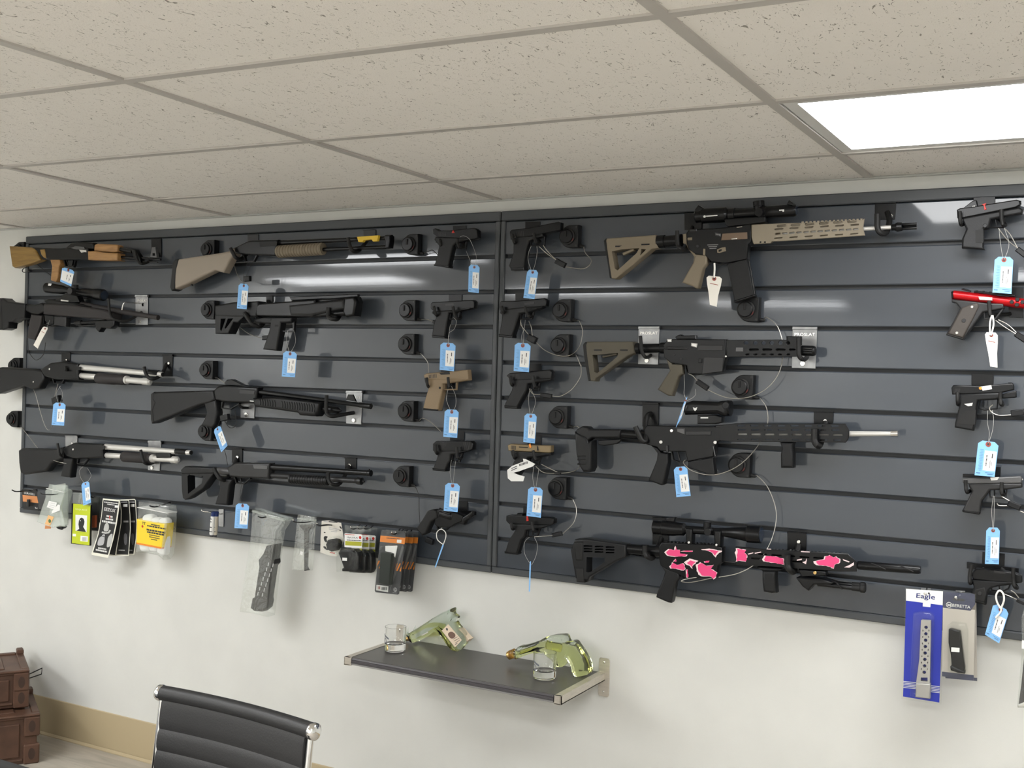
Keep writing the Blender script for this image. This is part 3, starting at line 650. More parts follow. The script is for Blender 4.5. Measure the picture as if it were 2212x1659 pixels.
# -- pump with skeleton stock
g = G('shotgun', 'black pump shotgun with open skeleton stock below the other shotguns', 'shotgun', 'B2', DG, (650, 1220), 'long guns on the slatwall')
g.p('stock', BLK, '312,925 345,895 600,910 590,960 560,1000 500,1085 380,1165 345,1180 325,1165 316,1100', .04, .004, holes=['368,978 385,965 470,985 500,978 490,1040 390,1115 372,1130'])
g.p('cheek_rest', BLK, '312,925 345,895 600,908 592,958 318,962', .046, .006)
g.r('buffer_tube', GRY, 590, 934, 712, 942, 30); g.p('receiver', GRY if 0 else BLG, '700,905 770,865 1062,870 1052,1002 720,985', .038, .007)
g.p('bolt', GRY, '895,885 1022,890 1016,922 905,918', .003, .0005, .0195)
br = g.r('barrel', BLM, 1050, 905, 1902, 957, [(0, 27), (.97, 22), (.975, 26), (1, 26)]); g.r('magazine_tube', BLG, 1050, 975, 1800, 1022, 22); g.c('bead_sight', BLG, 1878, 928, 8, -.004, .004, parent=br)
fo = g.ribs('forend', BLK, 1215, 1005, 1540, 1022, 39, 35, 15); g.r('tube_plug', BLM, 1775, 1018, 1845, 1028, [(0, 24), (.3, 32), (.7, 30), (.8, 10), (1, 8)])
g.p('pistol_grip', BLK, '640,1000 748,1008 722,1060 702,1228 594,1220 630,1110', .036, .007); g.s('trigger_guard', BLM, '742,985 760,1040 822,1046 880,1000', 12); g.s('trigger', BLM, '790,1000 795,1035', 9, .006)
# ================================================================ rifles, right slatwall
def sights(*a): pass
g = G('rifle', 'black and tan rifle with large scope, long tan slotted handguard and black magazine', 'rifle', 'R9', DG, (1200, 1200), 'long guns on the slatwall')
stk = g.p('stock', FDE, '78,600 95,562 740,515 770,690 690,702 420,930 215,1095 150,1090 120,900', .038, .004, holes=['165,735 300,705 530,690 490,760 240,985 205,960', '552,702 622,706 540,788'])
g.p('butt_pad', RUB, '58,595 85,565 92,600 130,880 165,1090 140,1088 112,900', .042, .003)
g.s('lever', FDE, '290,765 440,700', 34, .018, .002, parent=stk); g.p('vent', RUB, '525,626 635,622 632,640 525,645', .002, 0, .019, parent=stk); g.p('vent', RUB, '180,650 270,648 230,668 180,668', .002, 0, .019, parent=stk)
g.r('buffer_tube', BLM, 745, 602, 1060, 578, [(0, 84), (.3, 84), (.32, 72), (.8, 72), (.82, 80), (1, 80)]); g.p('end_plate', FDE, '1095,500 1150,495 1150,620 1168,705 1140,640 1100,625', .03, .002)
rc = g.p('receiver', BLM, '1140,500 1180,440 1500,428 1700,412 1995,370 2005,600 1962,640 1948,832 1660,892 1480,872 1400,790 1270,772 1180,712 1150,622', .032, .003)
g.r('forward_assist', FDE, 1145, 563, 1205, 560, 25, .012, parent=rc); g.r('brass_rail', BLG, 1200, 560, 1430, 552, 22, .008, parent=rc); g.p('charging_handle', BLG, '1180,445 1285,438 1285,468 1190,482', .036, .002, parent=rc)
g.p('dust_cover', mat('brown port cover', (.155, .105, .07), .5), '1600,490 1930,470 1932,560 1585,580', .004, .001, .017, parent=rc); g.p('cover_hinge', SIS, '1720,556 1795,548 1795,562 1720,570', .003, .0005, .0195, parent=rc)
g.p('deflector', GRY, '1505,475 1580,490 1580,530 1510,515', .01, .002, .016, parent=rc)
g.p('bolt_release', FDE, '1530,700 1600,672 1640,668 1648,722 1560,748 1532,742', .004, .001, .017, holes=['1548,708 1595,692 1592,722 1552,735'], parent=rc)
g.s('selector', FDE, '1360,690 1358,780', 26, .006, .001, .018, parent=rc); g.c('pin', BLG, 1270, 655, 20, .016, .018, parent=rc)

for yy, xa, xb in ((640, 1400, 1545), (664, 1415, 1530), (688, 1430, 1520)): g.s('engraved_line', LNG, [(xa, yy), (xb, yy - 4)], 9, .0004, 0, .0162, parent=rc)

g.p('grip', FDE, '1168,705 1230,700 1270,772 1400,768 1416,800 1412,890 1362,950 1302,1215 1270,1222 1215,1190 1085,1145 1100,1110 1230,880 1242,800', .03, .005)
g.s('trigger_guard', BLM, '1440,785 1432,878 1560,900 1660,885', 20); g.s('trigger', BLM, '1500,775 1512,862', 22, .007)
mg = g.p('magazine', BLK, '1680,895 1948,830 2038,1310 1780,1392', .028, .003); g.s('magazine_rib', BLG, '1955,850 2030,1290', 10, .004, .001, .013, parent=mg); g.p('floor_plate', BLM, '1772,1385 2040,1300 2048,1325 1780,1412', .032, .002, parent=mg)
sc = g.r('scope', BLM, 1245, 262, 2585, 178, [(0, 70), (.01, 82), (.07, 82), (.075, 96), (.31, 96), (.34, 62), (.66, 60), (.70, 78), (.98, 78), (1, 66)], .0)
g.r('elevation_turret', BLM, 2090, 170, 2080, 62, [(0, 60), (.4, 60), (.42, 72), (1, 72)], parent=sc); g.c('windage_turret', BLM, 2080, 205, 55, .02, .04, parent=sc)
g.p('lens_cap', BLM, '1245,190 1300,118 1378,165 1300,215', .03, .003, parent=sc); g.p('lens_cap', BLM, '2470,110 2500,52 2550,90 2560,130', .03, .003, parent=sc); g.r('objective_lens', LEN, 2575, 178, 2590, 177, 60, parent=sc)
g.p('maker_mark', PNT, '1385,252 1535,240 1535,255 1385,266', .001, 0, .033, parent=sc); g.c('maker_ring', PNT, 1362, 262, 17, .032, .034, 12, parent=sc); g.p('brand_plate', PNT, '2352,172 2420,168 2420,198 2400,200 2395,184 2356,188', .001, 0, .027, parent=sc)
mt = g.p('scope_mount', BLM, '1640,300 2190,262 2190,345 1960,380 1690,408 1660,380', .03, .004); g.r('scope_ring', BLM, 1690, 238, 1770, 232, 80, parent=mt); g.r('scope_ring', BLM, 2110, 210, 2190, 205, 84, parent=mt); g.p('mount_lever', SIS, '1790,400 1865,392 1868,405 1790,412', .006, .001, .018, parent=mt)
g.zoom('R9b')
H9 = []
for k in range(6): x = 235 + k * 187; H9.append(slot(x, x + 128, 392 - (x - 235) * .062, 34, -.062))
for k in range(6): x = 205 + k * 201; H9.append(slot(x, x + 118, 433 - (x - 205) * .055, 24, -.055, 8))
for k in range(12): x = 212 + k * 94; H9.append(slot(x, x + 76, 494 - (x - 212) * .058, 24, -.058))
for k in range(6): x = 202 + k * 201; H9.append(slot(x, x + 110, 552 - (x - 202) * .055, 20, -.055, 8))
teeth = []
for k in range(16): x = 560 + k * 52; y = 338 - (x - 560) * .052; teeth += [(x, y + 10), (x + 4, y - 8), (x + 30, y - 9.5), (x + 34, y + 8.5)]
hg = g.p('handguard', FDM, [(-95, 372), (300, 352)] + teeth + [(1395, 290), (1398, 300), (1380, 420), (1405, 515), (350, 588), (170, 592), (150, 618), (-70, 628), (-100, 540)], .006, .0015, .014, holes=H9)
g.p('handguard_rear', FDM, [(-95, 372), (300, 352)] + teeth + [(1395, 290), (1398, 300), (1380, 420), (1405, 515), (350, 588), (170, 592), (150, 618), (-70, 628), (-100, 540)], .006, .0015, -.014, parent=hg)
g.p('handguard_clamp', FDM, '-95,376 190,362 190,588 150,616 -70,624 -98,540', .03, .008, parent=hg)
for q in (16, 75): g.c('screw', RUB, q, 602, 13, .015, .018, 12, parent=hg)
br = g.r('barrel', SIL, 300, 488, 1765, 405, 26); fh = g.r('flash_hider', BLM, 1755, 408, 1905, 398, [(0, 40), (.3, 42), (.5, 60), (.95, 55), (1, 40)])
for dy in (-26, 26): g.r('tine', BLM, 1890, 398 + dy, 2092, 388 + dy, 19, parent=fh)
g.r('tine', BLM, 1890, 398, 2090, 388, 17, -.009, parent=fh)
# -- short olive rifle
g = G('rifle', 'short black rifle with olive stock and olive grip held by two silver brackets', 'rifle', 'R10', DG, (830, 700), 'long guns on the slatwall')
stk = g.p('stock', OLV, '58,230 75,206 500,205 515,312 460,330 160,540 150,570 105,565 82,430 66,330', .038, .004, holes=['128,328 362,310 355,345 172,495 145,482'])
g.p('butt_pad', RUB, '42,235 62,210 80,212 72,240 80,330 112,560 92,565 66,430 50,330', .042, .003); g.s('lever', OLV, '205,345 340,318', 18, .018, .002, parent=stk)
for x in (120, 358): g.p('vent', RUB, slot(x, x + 72, 282, 13), .002, 0, .019, parent=stk)
g.r('buffer_tube', BLM, 512, 268, 785, 262, [(0, 50), (.12, 50), (.14, 40), (.8, 40), (.82, 48), (1, 48)])
rc = g.p('receiver', BLM, '770,240 815,182 1345,184 1345,342 1312,482 1110,506 1000,502 985,425 840,402 780,352', .032, .003)
g.p('rear_sight', BLM, '875,162 900,145 930,140 940,150 1062,146 1068,182 890,184', .02, .002); g.p('charging_handle', SIL, '808,182 850,182 852,212 810,212', .034, .002, parent=rc)
g.r('forward_assist', BLG, 775, 262, 985, 266, [(0, 12), (.1, 12), (.12, 15), (.7, 15), (1, 6)], .016, parent=rc)
g.p('dust_cover', BLG, '1078,246 1096,236 1302,240 1302,286 1070,286', .004, .001, .017, parent=rc); g.p('deflector', SIL, '1015,216 1072,222 1065,260 1015,246', .01, .002, .016, parent=rc)
g.p('magazine_well', BLG, '1132,346 1308,350 1300,478 1112,502 1122,425', .003, .001, .017, parent=rc); g.p('bolt_release', BLM, '1080,362 1112,362 1112,398 1080,398', .006, .001, .017, parent=rc)
for x, y in ((1330, 340), (856, 326), (918, 362)): g.c('pin', SIL if x > 1000 else BLG, x, y, 9, .016, .0185, 12, parent=rc)
g.p('grip', OLV, '795,360 830,362 852,382 852,412 940,415 946,500 912,522 852,704 812,700 718,645 830,470', .03, .005)
g.s('trigger_guard', BLM, '962,415 976,480 1022,510 1115,504', 11); g.s('trigger', BLM, '1010,430 1005,482', 11, .007)
H10 = [slot(1545 + k * 123, 1545 + k * 123 + (92 if k < 3 else 60), 278, 24) for k in range(4)] + [oval(x, 216, 44, 36) for x in (1520, 1605, 1680, 1755, 1835, 1905)] + [slot(1510 + k * 75, 1550 + k * 75, 322, 16) for k in range(6)]
hg = g.p('handguard', BLM, '1335,190 1850,186 1895,192 1895,158 2030,156 2032,236 1995,242 1992,342 1345,346', .005, .0012, .014, holes=H10); g.p('handguard_rear', BLM, '1335,190 1850,186 1992,242 1992,342 1345,346', .005, .0012, -.014, parent=hg, holes=H10)
g.p('handguard_clamp', BLM, '1335,215 1500,250 1500,330 1345,346', .03, .005, parent=hg); g.p('clamp_plate', GRY, '1425,258 1492,258 1490,296 1422,296', .003, .0006, .018, parent=hg); g.p('front_sight', BLM, '1895,155 2030,156 2030,205 1895,200', .022, .003, parent=hg)
g.r('barrel', BLM, 1340, 282, 2010, 286, 14)
md = g.r('muzzle_device', BLM, 1985, 284, 2150, 290, [(0, 30), (.25, 30), (.27, 46), (.9, 46), (1, 42)]); g.r('bore', RUB, 2145, 290, 2156, 290, 36, parent=md)
for dy in (-20, 0, 20): g.r('flute', BLG, 2045, 286 + dy, 2120, 288 + dy, 6, .022, parent=md)
# -- black rifle with silver barrel
g = G('rifle', 'black rifle with bright silver barrel, red-dot sight and vertical foregrip', 'rifle', 'R11', DG, (1180, 1215), 'long guns on the slatwall')
bc = g.p('brace', BLK, '90,480 170,430 240,440 268,470 690,476 665,585 420,592 300,590 250,625 95,645', .04, .006); g.p('brace_cuff', BLK, '75,500 235,580 258,640 302,620 306,980 276,1040 190,1036 140,960 98,800', .05, .008, parent=bc); g.p('brace_rail', BLK, '360,622 672,608 612,668 450,692 370,682', .02, .003, parent=bc)
for y in (820, 870, 930): g.s('strap', RUB, [(118, y), (235, y + 6)], 22, .052, .002, parent=bc)
g.r('buffer_tube', BLM, 662, 535, 995, 562, [(0, 58), (.75, 60), (.78, 74), (1, 74)])
rc = g.p('receiver', BLM, '985,475 1030,420 1500,432 2005,440 1995,622 1932,642 1902,832 1560,902 1532,772 1300,766 1200,762 1160,712 1010,672 992,600', .034, .003)
g.p('dust_cover', BLG, '1515,498 1850,500 1850,552 1515,552', .004, .001, .018, parent=rc); g.c('bolt_handle', SIS, 1322, 494, 22, .017, .026, 14, parent=rc); g.p('deflector', GRY, '1400,465 1500,462 1500,545 1478,540 1400,512', .008, .002, .017, parent=rc)
for x, y in ((1180, 645), (1900, 650)): g.c('pin', SIL, x, y, 22, .017, .02, 14, parent=rc)
g.s('selector', BLG, '1268,690 1270,780', 26, .006, .001, .019, parent=rc); g.s('magwell_edge', GRY, '1878,700 1905,830', 12, .004, .001, .018, parent=rc)
g.p('grip', BLK, '1080,690 1165,722 1205,780 1300,790 1306,900 1242,1202 1212,1216 1040,1150 1150,880 1160,790', .034, .006)
g.s('trigger_guard', BLM, '1330,772 1350,880 1430,912 1550,885', 18); g.s('trigger', BLG, '1410,775 1435,882', 18, .007)
g.p('magazine', BLK, '1560,900 1892,850 1922,1085 1778,1092 1790,1052 1560,985', .028, .003)
op = g.p('red_dot_sight', BLM, '1505,220 1530,132 1620,95 1970,110 2000,98 2082,92 2112,200 2092,300 2030,302 1962,272 1530,282', .05, .012); g.p('fox_emblem', PNT, '1608,180 1628,192 1645,192 1666,178 1656,215 1637,234 1618,215', .0008, 0, .0255, parent=op)
g.c('brightness_dial', BLM, 2040, 160, 45, .024, .034, parent=op); g.r('lens_hood', BLM, 2075, 195, 2115, 197, 100, parent=op); g.p('sight_base', BLM, '1690,285 1920,280 2012,312 2012,382 1930,402 1690,402', .032, .003, parent=op); g.p('base_mark', PNT, '1710,315 1810,315 1810,330 1710,330', .0008, 0, .0165, parent=op)
g.zoom('R11b')
H11 = [slot(15 + k * 178, 122 + k * 178, 242 + k * .6, 20, 0, -6) for k in range(8)] + [slot(25 + k * 178, 130 + k * 178, 297 + k * .6, 19) for k in range(8)] + [slot(18 + k * 181, 150 + k * 181, 357 + k * 1.5, 22) for k in range(8)] + [slot(20 + k * 182, 120 + k * 182, 424 + k * 1.6, 16) for k in range(8)]
hg = g.p('handguard', BLM, '-270,240 0,213 1455,216 1505,310 1500,402 1460,466 0,456 -250,440', .005, .0012, .014, holes=H11); g.p('handguard_rear', BLM, '-270,240 0,213 1455,216 1505,310 1500,402 1460,466 0,456 -250,440', .005, .0012, -.014, holes=H11, parent=hg); g.p('handguard_clamp', BLM, '-275,242 -5,222 -5,450 -250,440', .032, .006, parent=hg)
br = g.r('barrel', SIL, 10, 352, 2070, 350, [(0, 24), (.7, 24), (.72, 36), (1, 30)]); g.r('thread_cap', SIS, 2058, 346, 2152, 346, 42, parent=br)
g.p('foregrip', BLK, '600,462 785,464 768,500 772,560 782,620 778,800 612,800 608,620 628,540', .036, .008)
# -- pink camouflage rifle
PK = mat('pink paint', (.78, .06, .21), .45); PW = mat('pale pink paint', (.85, .66, .67), .45)
g = G('rifle', 'black rifle splashed with pink and white camouflage, scope, suppressor and bipod', 'rifle', 'R12', DG, (1290, 1110), 'long guns on the slatwall')
H12 = ['252,532 480,540 482,592 300,722 250,722'] + [slot(215 + i * 138, 328 + i * 138, 393 + j * 34 + i * 7, 20) for i in range(3) for j in range(3)]
bc = g.p('brace', BLK, '50,450 105,312 240,302 742,376 746,520 722,546 632,580 290,782 272,832 112,800', .044, .005, holes=H12); g.p('strap', RUB, '100,345 212,342 206,576 118,572', .05, .004, parent=bc); g.p('strap', RUB, '118,668 216,668 228,852 130,842', .05, .004, parent=bc)
g.r('buffer_tube', BLM, 738, 438, 1160, 474, [(0, 60), (.42, 60), (.43, 68), (.6, 68), (.61, 62), (.85, 62), (.86, 76), (1, 76)])
rc = g.p('receiver', BLM, '1145,412 1180,352 1850,382 1945,420 1940,602 1888,642 1872,792 1640,802 1500,792 1420,762 1300,722 1170,642 1150,562', .034, .003)
for k in range(14): g.p('rail_tooth', BLM, slot(1215 + k * 46, 1243 + k * 46, 352 + k * 2.4, 22), .02, .001, parent=rc)
g.p('grip', BLK, '1170,640 1290,690 1390,722 1412,782 1352,862 1312,1090 1302,1112 1262,1106 1110,1040 1120,990 1200,800 1222,720', .034, .006); g.s('trigger_guard', BLM, '1405,740 1435,800 1560,815 1650,800', 18)
CRN = random.Random(11)
def jag(pts, amp):
    o = []; n = len(pts)
    for i in range(n):
        a, c = pts[i], pts[(i + 1) % n]; L = math.hypot(c[0] - a[0], c[1] - a[1]); m = max(1, int(L / 24)); o.append(a)
        for k in range(1, m): t = k / m; o.append((a[0] + (c[0] - a[0]) * t + CRN.uniform(-1, 1) * amp, a[1] + (c[1] - a[1]) * t + CRN.uniform(-.35, .35) * amp))
    return o
def camo(pts, dd=.0175, b=.004, parent=rc, pink=True):
    pts = P(pts); big = abs(area2(pts)) > 9000
    g.p('paint_patch', PW, jag(pts, 13) if big else pts, .0008, 0, dd, parent=parent)
    if pink:
        cx_, cy_ = sum(q[0] for q in pts) / len(pts), sum(q[1] for q in pts) / len(pts)
        k = .86 if b <= .004 else .6
        g.p('paint_patch', PK, jag([(cx_ + (q[0] - cx_) * k + 6, cy_ + (q[1] - cy_) * (k + .06)) for q in pts], 9), .0008, 0, dd + .0007, parent=parent)
camo('1192,482 1242,442 1320,455 1332,402 1346,450 1392,452 1392,500 1490,512 1470,536 1330,542 1228,526'); camo('1395,475 1440,462 1552,462 1548,478 1480,478', b=.002)
camo('1655,448 1760,436 1922,465 1882,492 1840,548 1800,498 1740,466', b=.006); camo('1255,660 1290,608 1350,642 1430,618 1462,690 1440,712 1340,690 1270,688', b=.003); camo('1440,610 1510,562 1622,592 1562,640 1546,692 1510,652 1470,640', b=.006)
camo('1588,640 1642,608 1720,652 1815,640 1780,690 1862,740 1846,800 1812,826 1780,790 1650,782 1600,720', b=.003); camo('1462,700 1486,700 1492,802 1470,802', b=.001); camo('1300,600 1335,565 1345,600', b=.001); camo('1690,598 1760,590 1750,612 1700,615', b=.002)
sc = g.r('scope', BLM, 1062, 168, 2414, 263, [(0, 76), (.004, 84), (.085, 84), (.09, 92), (.2, 88), (.23, 80), (.29, 76), (.31, 48), (.62, 46), (.68, 56), (.87, 92), (.88, 104), (.995, 104), (1, 96)])
g.r('objective_lens', LEN, 2400, 262, 2420, 264, 88, parent=sc); g.r('elevation_turret', BLM, 1732, 210, 1736, 100, 46, parent=sc); g.c('windage_turret', BLM, 1735, 228, 46, .012, .034, parent=sc); g.p('zoom_ring', BLM, '1225,50 1340,40 1330,100 1230,95', .02, .003, parent=sc)
for a in ('1478,170 1572,178 1562,382 1488,378', '1828,200 1932,204 1922,404 1846,402'):
    r_ = g.p('scope_ring', BLM, a, .034, .006)
g.c('ring_screw', SIL, 1498, 362, 15, .016, .02, 12); g.c('ring_screw', SIL, 1845, 392, 15, .016, .02, 12)
g.zoom('R12b')
H12b = [slot(210, 325, 368, 20, .05), slot(370, 495, 380, 20, .05), slot(590, 655, 393, 20, .05), slot(705, 825, 402, 20, .05), slot(868, 990, 412, 20, .05), slot(120, 240, 418, 20, .05), slot(290, 405, 432, 22, .05), slot(615, 745, 455, 22, .05), slot(945, 1080, 487, 24, .03)]
hgp = '-60,276 300,312 1288,366 1300,384 1388,462 1386,578 1190,578 -60,492'
hg = g.p('handguard', BLM, hgp, .005, .0012, .014, holes=H12b); g.p('handguard_rear', BLM, hgp, .005, .0012, -.014, parent=hg); g.r('barrel', BLM, 0, 390, 1400, 505, 20)
for k in range(20): g.p('rail_tooth', BLM, slot(330 + k * 48, 360 + k * 48, 312 + k * 2.7, 14), .018, .001, parent=hg)
for a, b_ in (('-60,300 65,318 42,350 78,385 62,462 -20,450 -60,462', .002), ('255,432 282,388 422,396 522,430 528,498 440,486 268,456', .003), ('868,455 990,432 1000,395 1062,380 1110,410 1140,396 1192,430 1188,470 1122,500 1112,545 1040,520 900,500', .004)): camo(a, .0172, b_, hg)
for a in ('85,365 150,350 150,360 92,376', '165,355 242,340 245,350 172,366', '670,436 732,425 728,440 672,450', '1218,428 1302,460 1292,470 1228,446', '1235,528 1300,500 1352,468 1352,502 1300,532', '735,465 775,455 785,420 790,440 780,492', '720,335 825,340 825,350 720,345', '310,305 365,308 365,316 310,313'): camo(a, .0172, 0, hg, False)
su = g.r('suppressor', BLM, 1370, 500, 2150, 560, [(0, 30), (.03, 30), (.04, 46), (.06, 50), (.97, 48), (1, 40)], n=28)
for k in range(2): g.t('flute', BLG, [(1560 + k * 330, 478 + k * 26, .018), (1640 + k * 330, 510 + k * 26, .026), (1730 + k * 330, 552 + k * 26, .022)], .0016, parent=su)
fg = g.p('foregrip', BLK, '275,560 442,562 432,640 446,826 390,832 290,815 275,700', .036, .008); g.p('foregrip_base', BLK, '205,520 510,535 500,552 440,570 280,568', .03, .004, parent=fg)
b = g.p('bipod', BLM, '685,640 740,634 1000,656 1140,700 1090,725 900,722 832,796 762,745', .05, .005); g.p('bipod_mount', BLM, '700,545 1032,570 1034,622 742,636', .03, .003, parent=b); g.c('mount_screw', BRS, 885, 595, 20, .015, .019, 12, parent=b)
for dd, dy in ((.014, 14), (-.014, -20)):
    g.r('bipod_leg', BLM, 920, 712 + dy, 1350, 762 + dy, 27, dd, parent=b); g.r('rubber_foot', RUB, 1330, 758 + dy, 1495, 775 + dy, [(0, 34), (.6, 36), (.65, 46), (.9, 46), (1, 30)], dd, parent=b)
g.t('spring', BLM, [(1090, 690, .03), (1150, 720, .034), (1215, 790, .032)], .002, parent=b)
# ================================================================ handguns
DH = .075
def pistol(label, z, at, slide, frame, guard, smat=BLM, fmat=BLK, gw=None, base=None, sight=True, st=.026, ft=.03, trig=None, serr=None, cat='pistol', name='pistol', port=None):
    g = G(name, label, cat, z, DH, at, 'handguns on the slatwall')
    sl = g.p('slide', smat, slide, st, .003); g.p('frame', fmat, frame, ft, .005)
    k = g.z[2]
    g.s('trigger_guard', fmat, guard, gw or 3.2 * k, .011, .0015)
    if trig: g.s('trigger', BLM, trig, 2.6 * k, .006)
    if base: g.p('magazine_base', BLM, base, ft + .002, .002)
    if serr:
        (x0, y0, x1, y1, n, hx, hy) = serr
        for i in range(n):
            x, y = x0 + (x1 - x0) * i / (n - 1), y0 + (y1 - y0) * i / (n - 1); g.s('serration', BLG, [(x, y), (x + hx, y + hy)], 1.1 * k, .0012, 0, st / 2, parent=sl)
    if port: g.p('ejection_port', port[0], port[1], .0012, 0, st / 2, parent=sl)
    return g, sl
g, sl = pistol('black pistol with small red marker, top of the row left of the panel seam', 'H1', (640, 540), '550,168 575,155 610,180 720,178 830,165 960,152 990,175 995,250 960,268 600,245 552,215', '575,240 965,262 850,290 785,302 748,335 705,545 565,525 590,440 612,330 565,270', '765,300 772,350 858,358 866,285', base='563,515 713,530 705,549 562,529', trig='800,300 806,338', serr=(590, 195, 660, 195, 5, 4, 40))
g.p('chamber_marker', REDP, '718,200 733,170 748,198', .003, .0005, .014, parent=sl); g.c('hammer_pin', GRY, 605, 285, 8, .012, .016)
g, sl = pistol('long black pistol pointing upward at the top, right of the panel seam', 'H1', (1390, 570), '1310,192 1330,170 1505,152 1800,90 1818,100 1815,172 1500,242 1320,268', '1325,245 1520,228 1640,205 1652,238 1560,262 1510,285 1480,370 1455,560 1325,565 1305,530 1350,400 1350,300', '1510,262 1508,325 1640,324 1645,235', base='1325,548 1456,545 1456,572 1330,577', trig='1555,262 1560,312', serr=(1350, 190, 1430, 180, 6, 4, 50))
g, sl = pistol('black pistol on the second row, left of the panel seam', 'H1', (600, 1240), '525,908 545,890 700,882 945,868 962,885 958,950 760,978 560,988 525,950', '550,978 770,965 930,938 932,956 800,985 790,990 712,1000 700,1060 670,1240 540,1225 560,1100 585,1030 540,1000', '708,1000 705,1058 790,1052 800,980', base='540,1215 676,1232 671,1252 545,1242', trig='745,998 748,1040', port=(BLG, '650,905 740,898 740,918 655,922'))
g.p('rear_sight', BLM, '530,892 560,886 560,898 530,905', .012, .001, parent=sl)
g, sl = pistol('black pistol overlapping the panel seam on the second row', 'H1', (1270, 1235), '1200,922 1225,880 1400,876 1655,850 1678,870 1672,930 1430,962 1220,982', '1225,962 1500,932 1640,930 1640,946 1545,985 1500,995 1412,1005 1395,1060 1340,1235 1205,1220 1225,1120 1245,1020 1215,1000', '1408,1002 1402,1058 1520,1052 1538,985', base='1204,1208 1346,1222 1342,1245 1208,1236', trig='1455,1000 1458,1042', port=(BLG, '1440,895 1540,885 1540,905 1445,915'))
g, sl = pistol('coyote brown pistol on the third row', 'H2', (380, 350), '330,100 350,88 450,80 645,62 652,132 360,132 335,122', '355,128 650,122 650,138 560,152 470,165 470,205 460,240 435,355 330,346 328,330 345,260 370,180 352,155', '468,162 468,204 552,204 556,150', COY, COY, port=(RUB, '428,86 500,74 505,95 440,98'), base='328,335 436,345 434,357 328,350', trig='500,160 505,195', serr=(355, 98, 405, 93, 6, 2, 26))
g.c('magazine_release', RUB, 430, 192, 8, .012, .017); g.p('backstrap', BLM, '330,118 352,128 360,170 345,180 335,150', .02, .003)
g, sl = pistol('black pistol on the third row, right of the panel seam', 'H2', (950, 338), '922,104 945,86 1232,62 1246,76 1242,126 950,142', '945,132 1240,120 1240,140 1150,155 1075,165 1070,210 1055,235 1000,335 908,325 915,300 960,210 970,172 940,150', '1072,165 1070,208 1143,208 1150,150', base='906,318 1004,323 1000,342 911,337', trig='1105,165 1108,200', serr=(950, 95, 1000, 90, 6, 3, 35))
g, sl = pistol('small black pistol with grooved slide on the fourth row', 'H2', (440, 782), '395,592 420,572 668,572 682,590 680,632 650,646 430,652 395,642', '430,642 660,642 590,662 525,672 520,715 508,732 485,786 395,775 425,700 430,660', '522,662 520,715 572,722 598,655', base='394,765 492,775 486,790 396,781', trig='550,662 552,700', serr=(440, 582, 480, 580, 5, -10, 45))
for i in range(4): g.s('serration', BLG, [(605 + i * 14, 580), (592 + i * 14, 636)], 4, .0012, 0, .013, parent=sl)
g, sl = pistol('bronze-slide pistol half hidden by a white paper tag', 'H2', (980, 830), '930,602 950,592 1100,600 1240,605 1240,650 1232,657 935,642', '950,642 1240,657 1240,672 1150,690 1080,692 1072,720 1000,832 940,812 975,720 990,692 960,682', '1072,690 1080,728 1140,742 1155,690', BRZ, port=(RUB, '1000,612 1065,617 1062,624 1000,620'), trig='1108,692 1112,725', serr=(945, 606, 975, 608, 5, 0, 28))
g.p('chamber_marker', ORG, '1070,600 1080,590 1090,618 1078,626', .003, .0005, .014, parent=sl); g.p('front_opening', RUB, '1128,605 1135,612 1140,640 1130,642', .0012, 0, .0135, parent=sl)
g, sl = pistol('black pistol with small red-dot sight on the lowest row, right of the panel seam', 'H2', (950, 1375), '920,1108 950,1100 1235,1118 1262,1130 1260,1162 1238,1176 940,1166 918,1142', '945,1162 1240,1174 1160,1200 1065,1212 1055,1255 1030,1280 1000,1383 912,1370 940,1280 985,1210 950,1195', '1062,1208 1062,1258 1130,1260 1152,1198', trig='1095,1210 1098,1245', base='910,1360 1006,1370 1000,1386 912,1375')
g.p('optic', BLM, '985,1108 1000,1088 1035,1092 1042,1115', .024, .002); g.p('chamber_marker', REDP, '1054,1112 1064,1110 1070,1146 1054,1148', .003, .0005, .014, parent=sl); g.r('barrel', BLM, 1230, 1140, 1268, 1143, 14)
# revolver
g = G('revolver', 'black revolver with rubber grip at the bottom left of the panel seam', 'revolver', 'H2', DH, (330, 1245), 'handguns on the slatwall')
g.p('grip', RUB, '278,1202 325,1130 362,1070 400,1060 425,1072 432,1120 385,1150 350,1232 322,1246', .034, .006)
g.p('frame', BLM, '412,1072 450,1058 562,1082 610,1110 600,1150 560,1165 520,1190 440,1192 405,1168', .024, .004); cy = g.r('cylinder', BLM, 438, 1092, 532, 1120, [(0, 26), (.05, 31), (.95, 31), (1, 27)])
for dy in (-14, 8): g.r('flute', BLG, 450, 1094 + dy, 505, 1110 + dy, 5, .017, parent=cy)
g.p('barrel', BLM, '535,1098 600,1122 655,1085 685,1080 686,1106 622,1150 612,1172 540,1152', .02, .004); g.p('hammer', BLM, '420,1070 432,1052 462,1068 440,1085', .008, .001)
g.s('trigger_guard', BLM, '415,1172 420,1202 480,1210 512,1178', 10); g.s('trigger', SIL, '450,1180 444,1200', 7, .006); g.r('muzzle_ring', SIL, 608, 1136, 618, 1139, 12)
g, sl = pistol('black compact pistol with red-dot sight at the top of the right column', 'R3', (420, 550), '305,258 330,245 420,235 600,205 750,182 775,190 776,222 742,242 345,322 308,318', '345,318 770,238 795,256 790,286 655,312 560,330 545,395 505,402 500,535 512,553 340,542 345,470 375,402 345,342', '552,325 545,385 650,385 657,300', serr=(330, 265, 380, 255, 5, 4, 45), trig='590,325 596,370', st=.028)
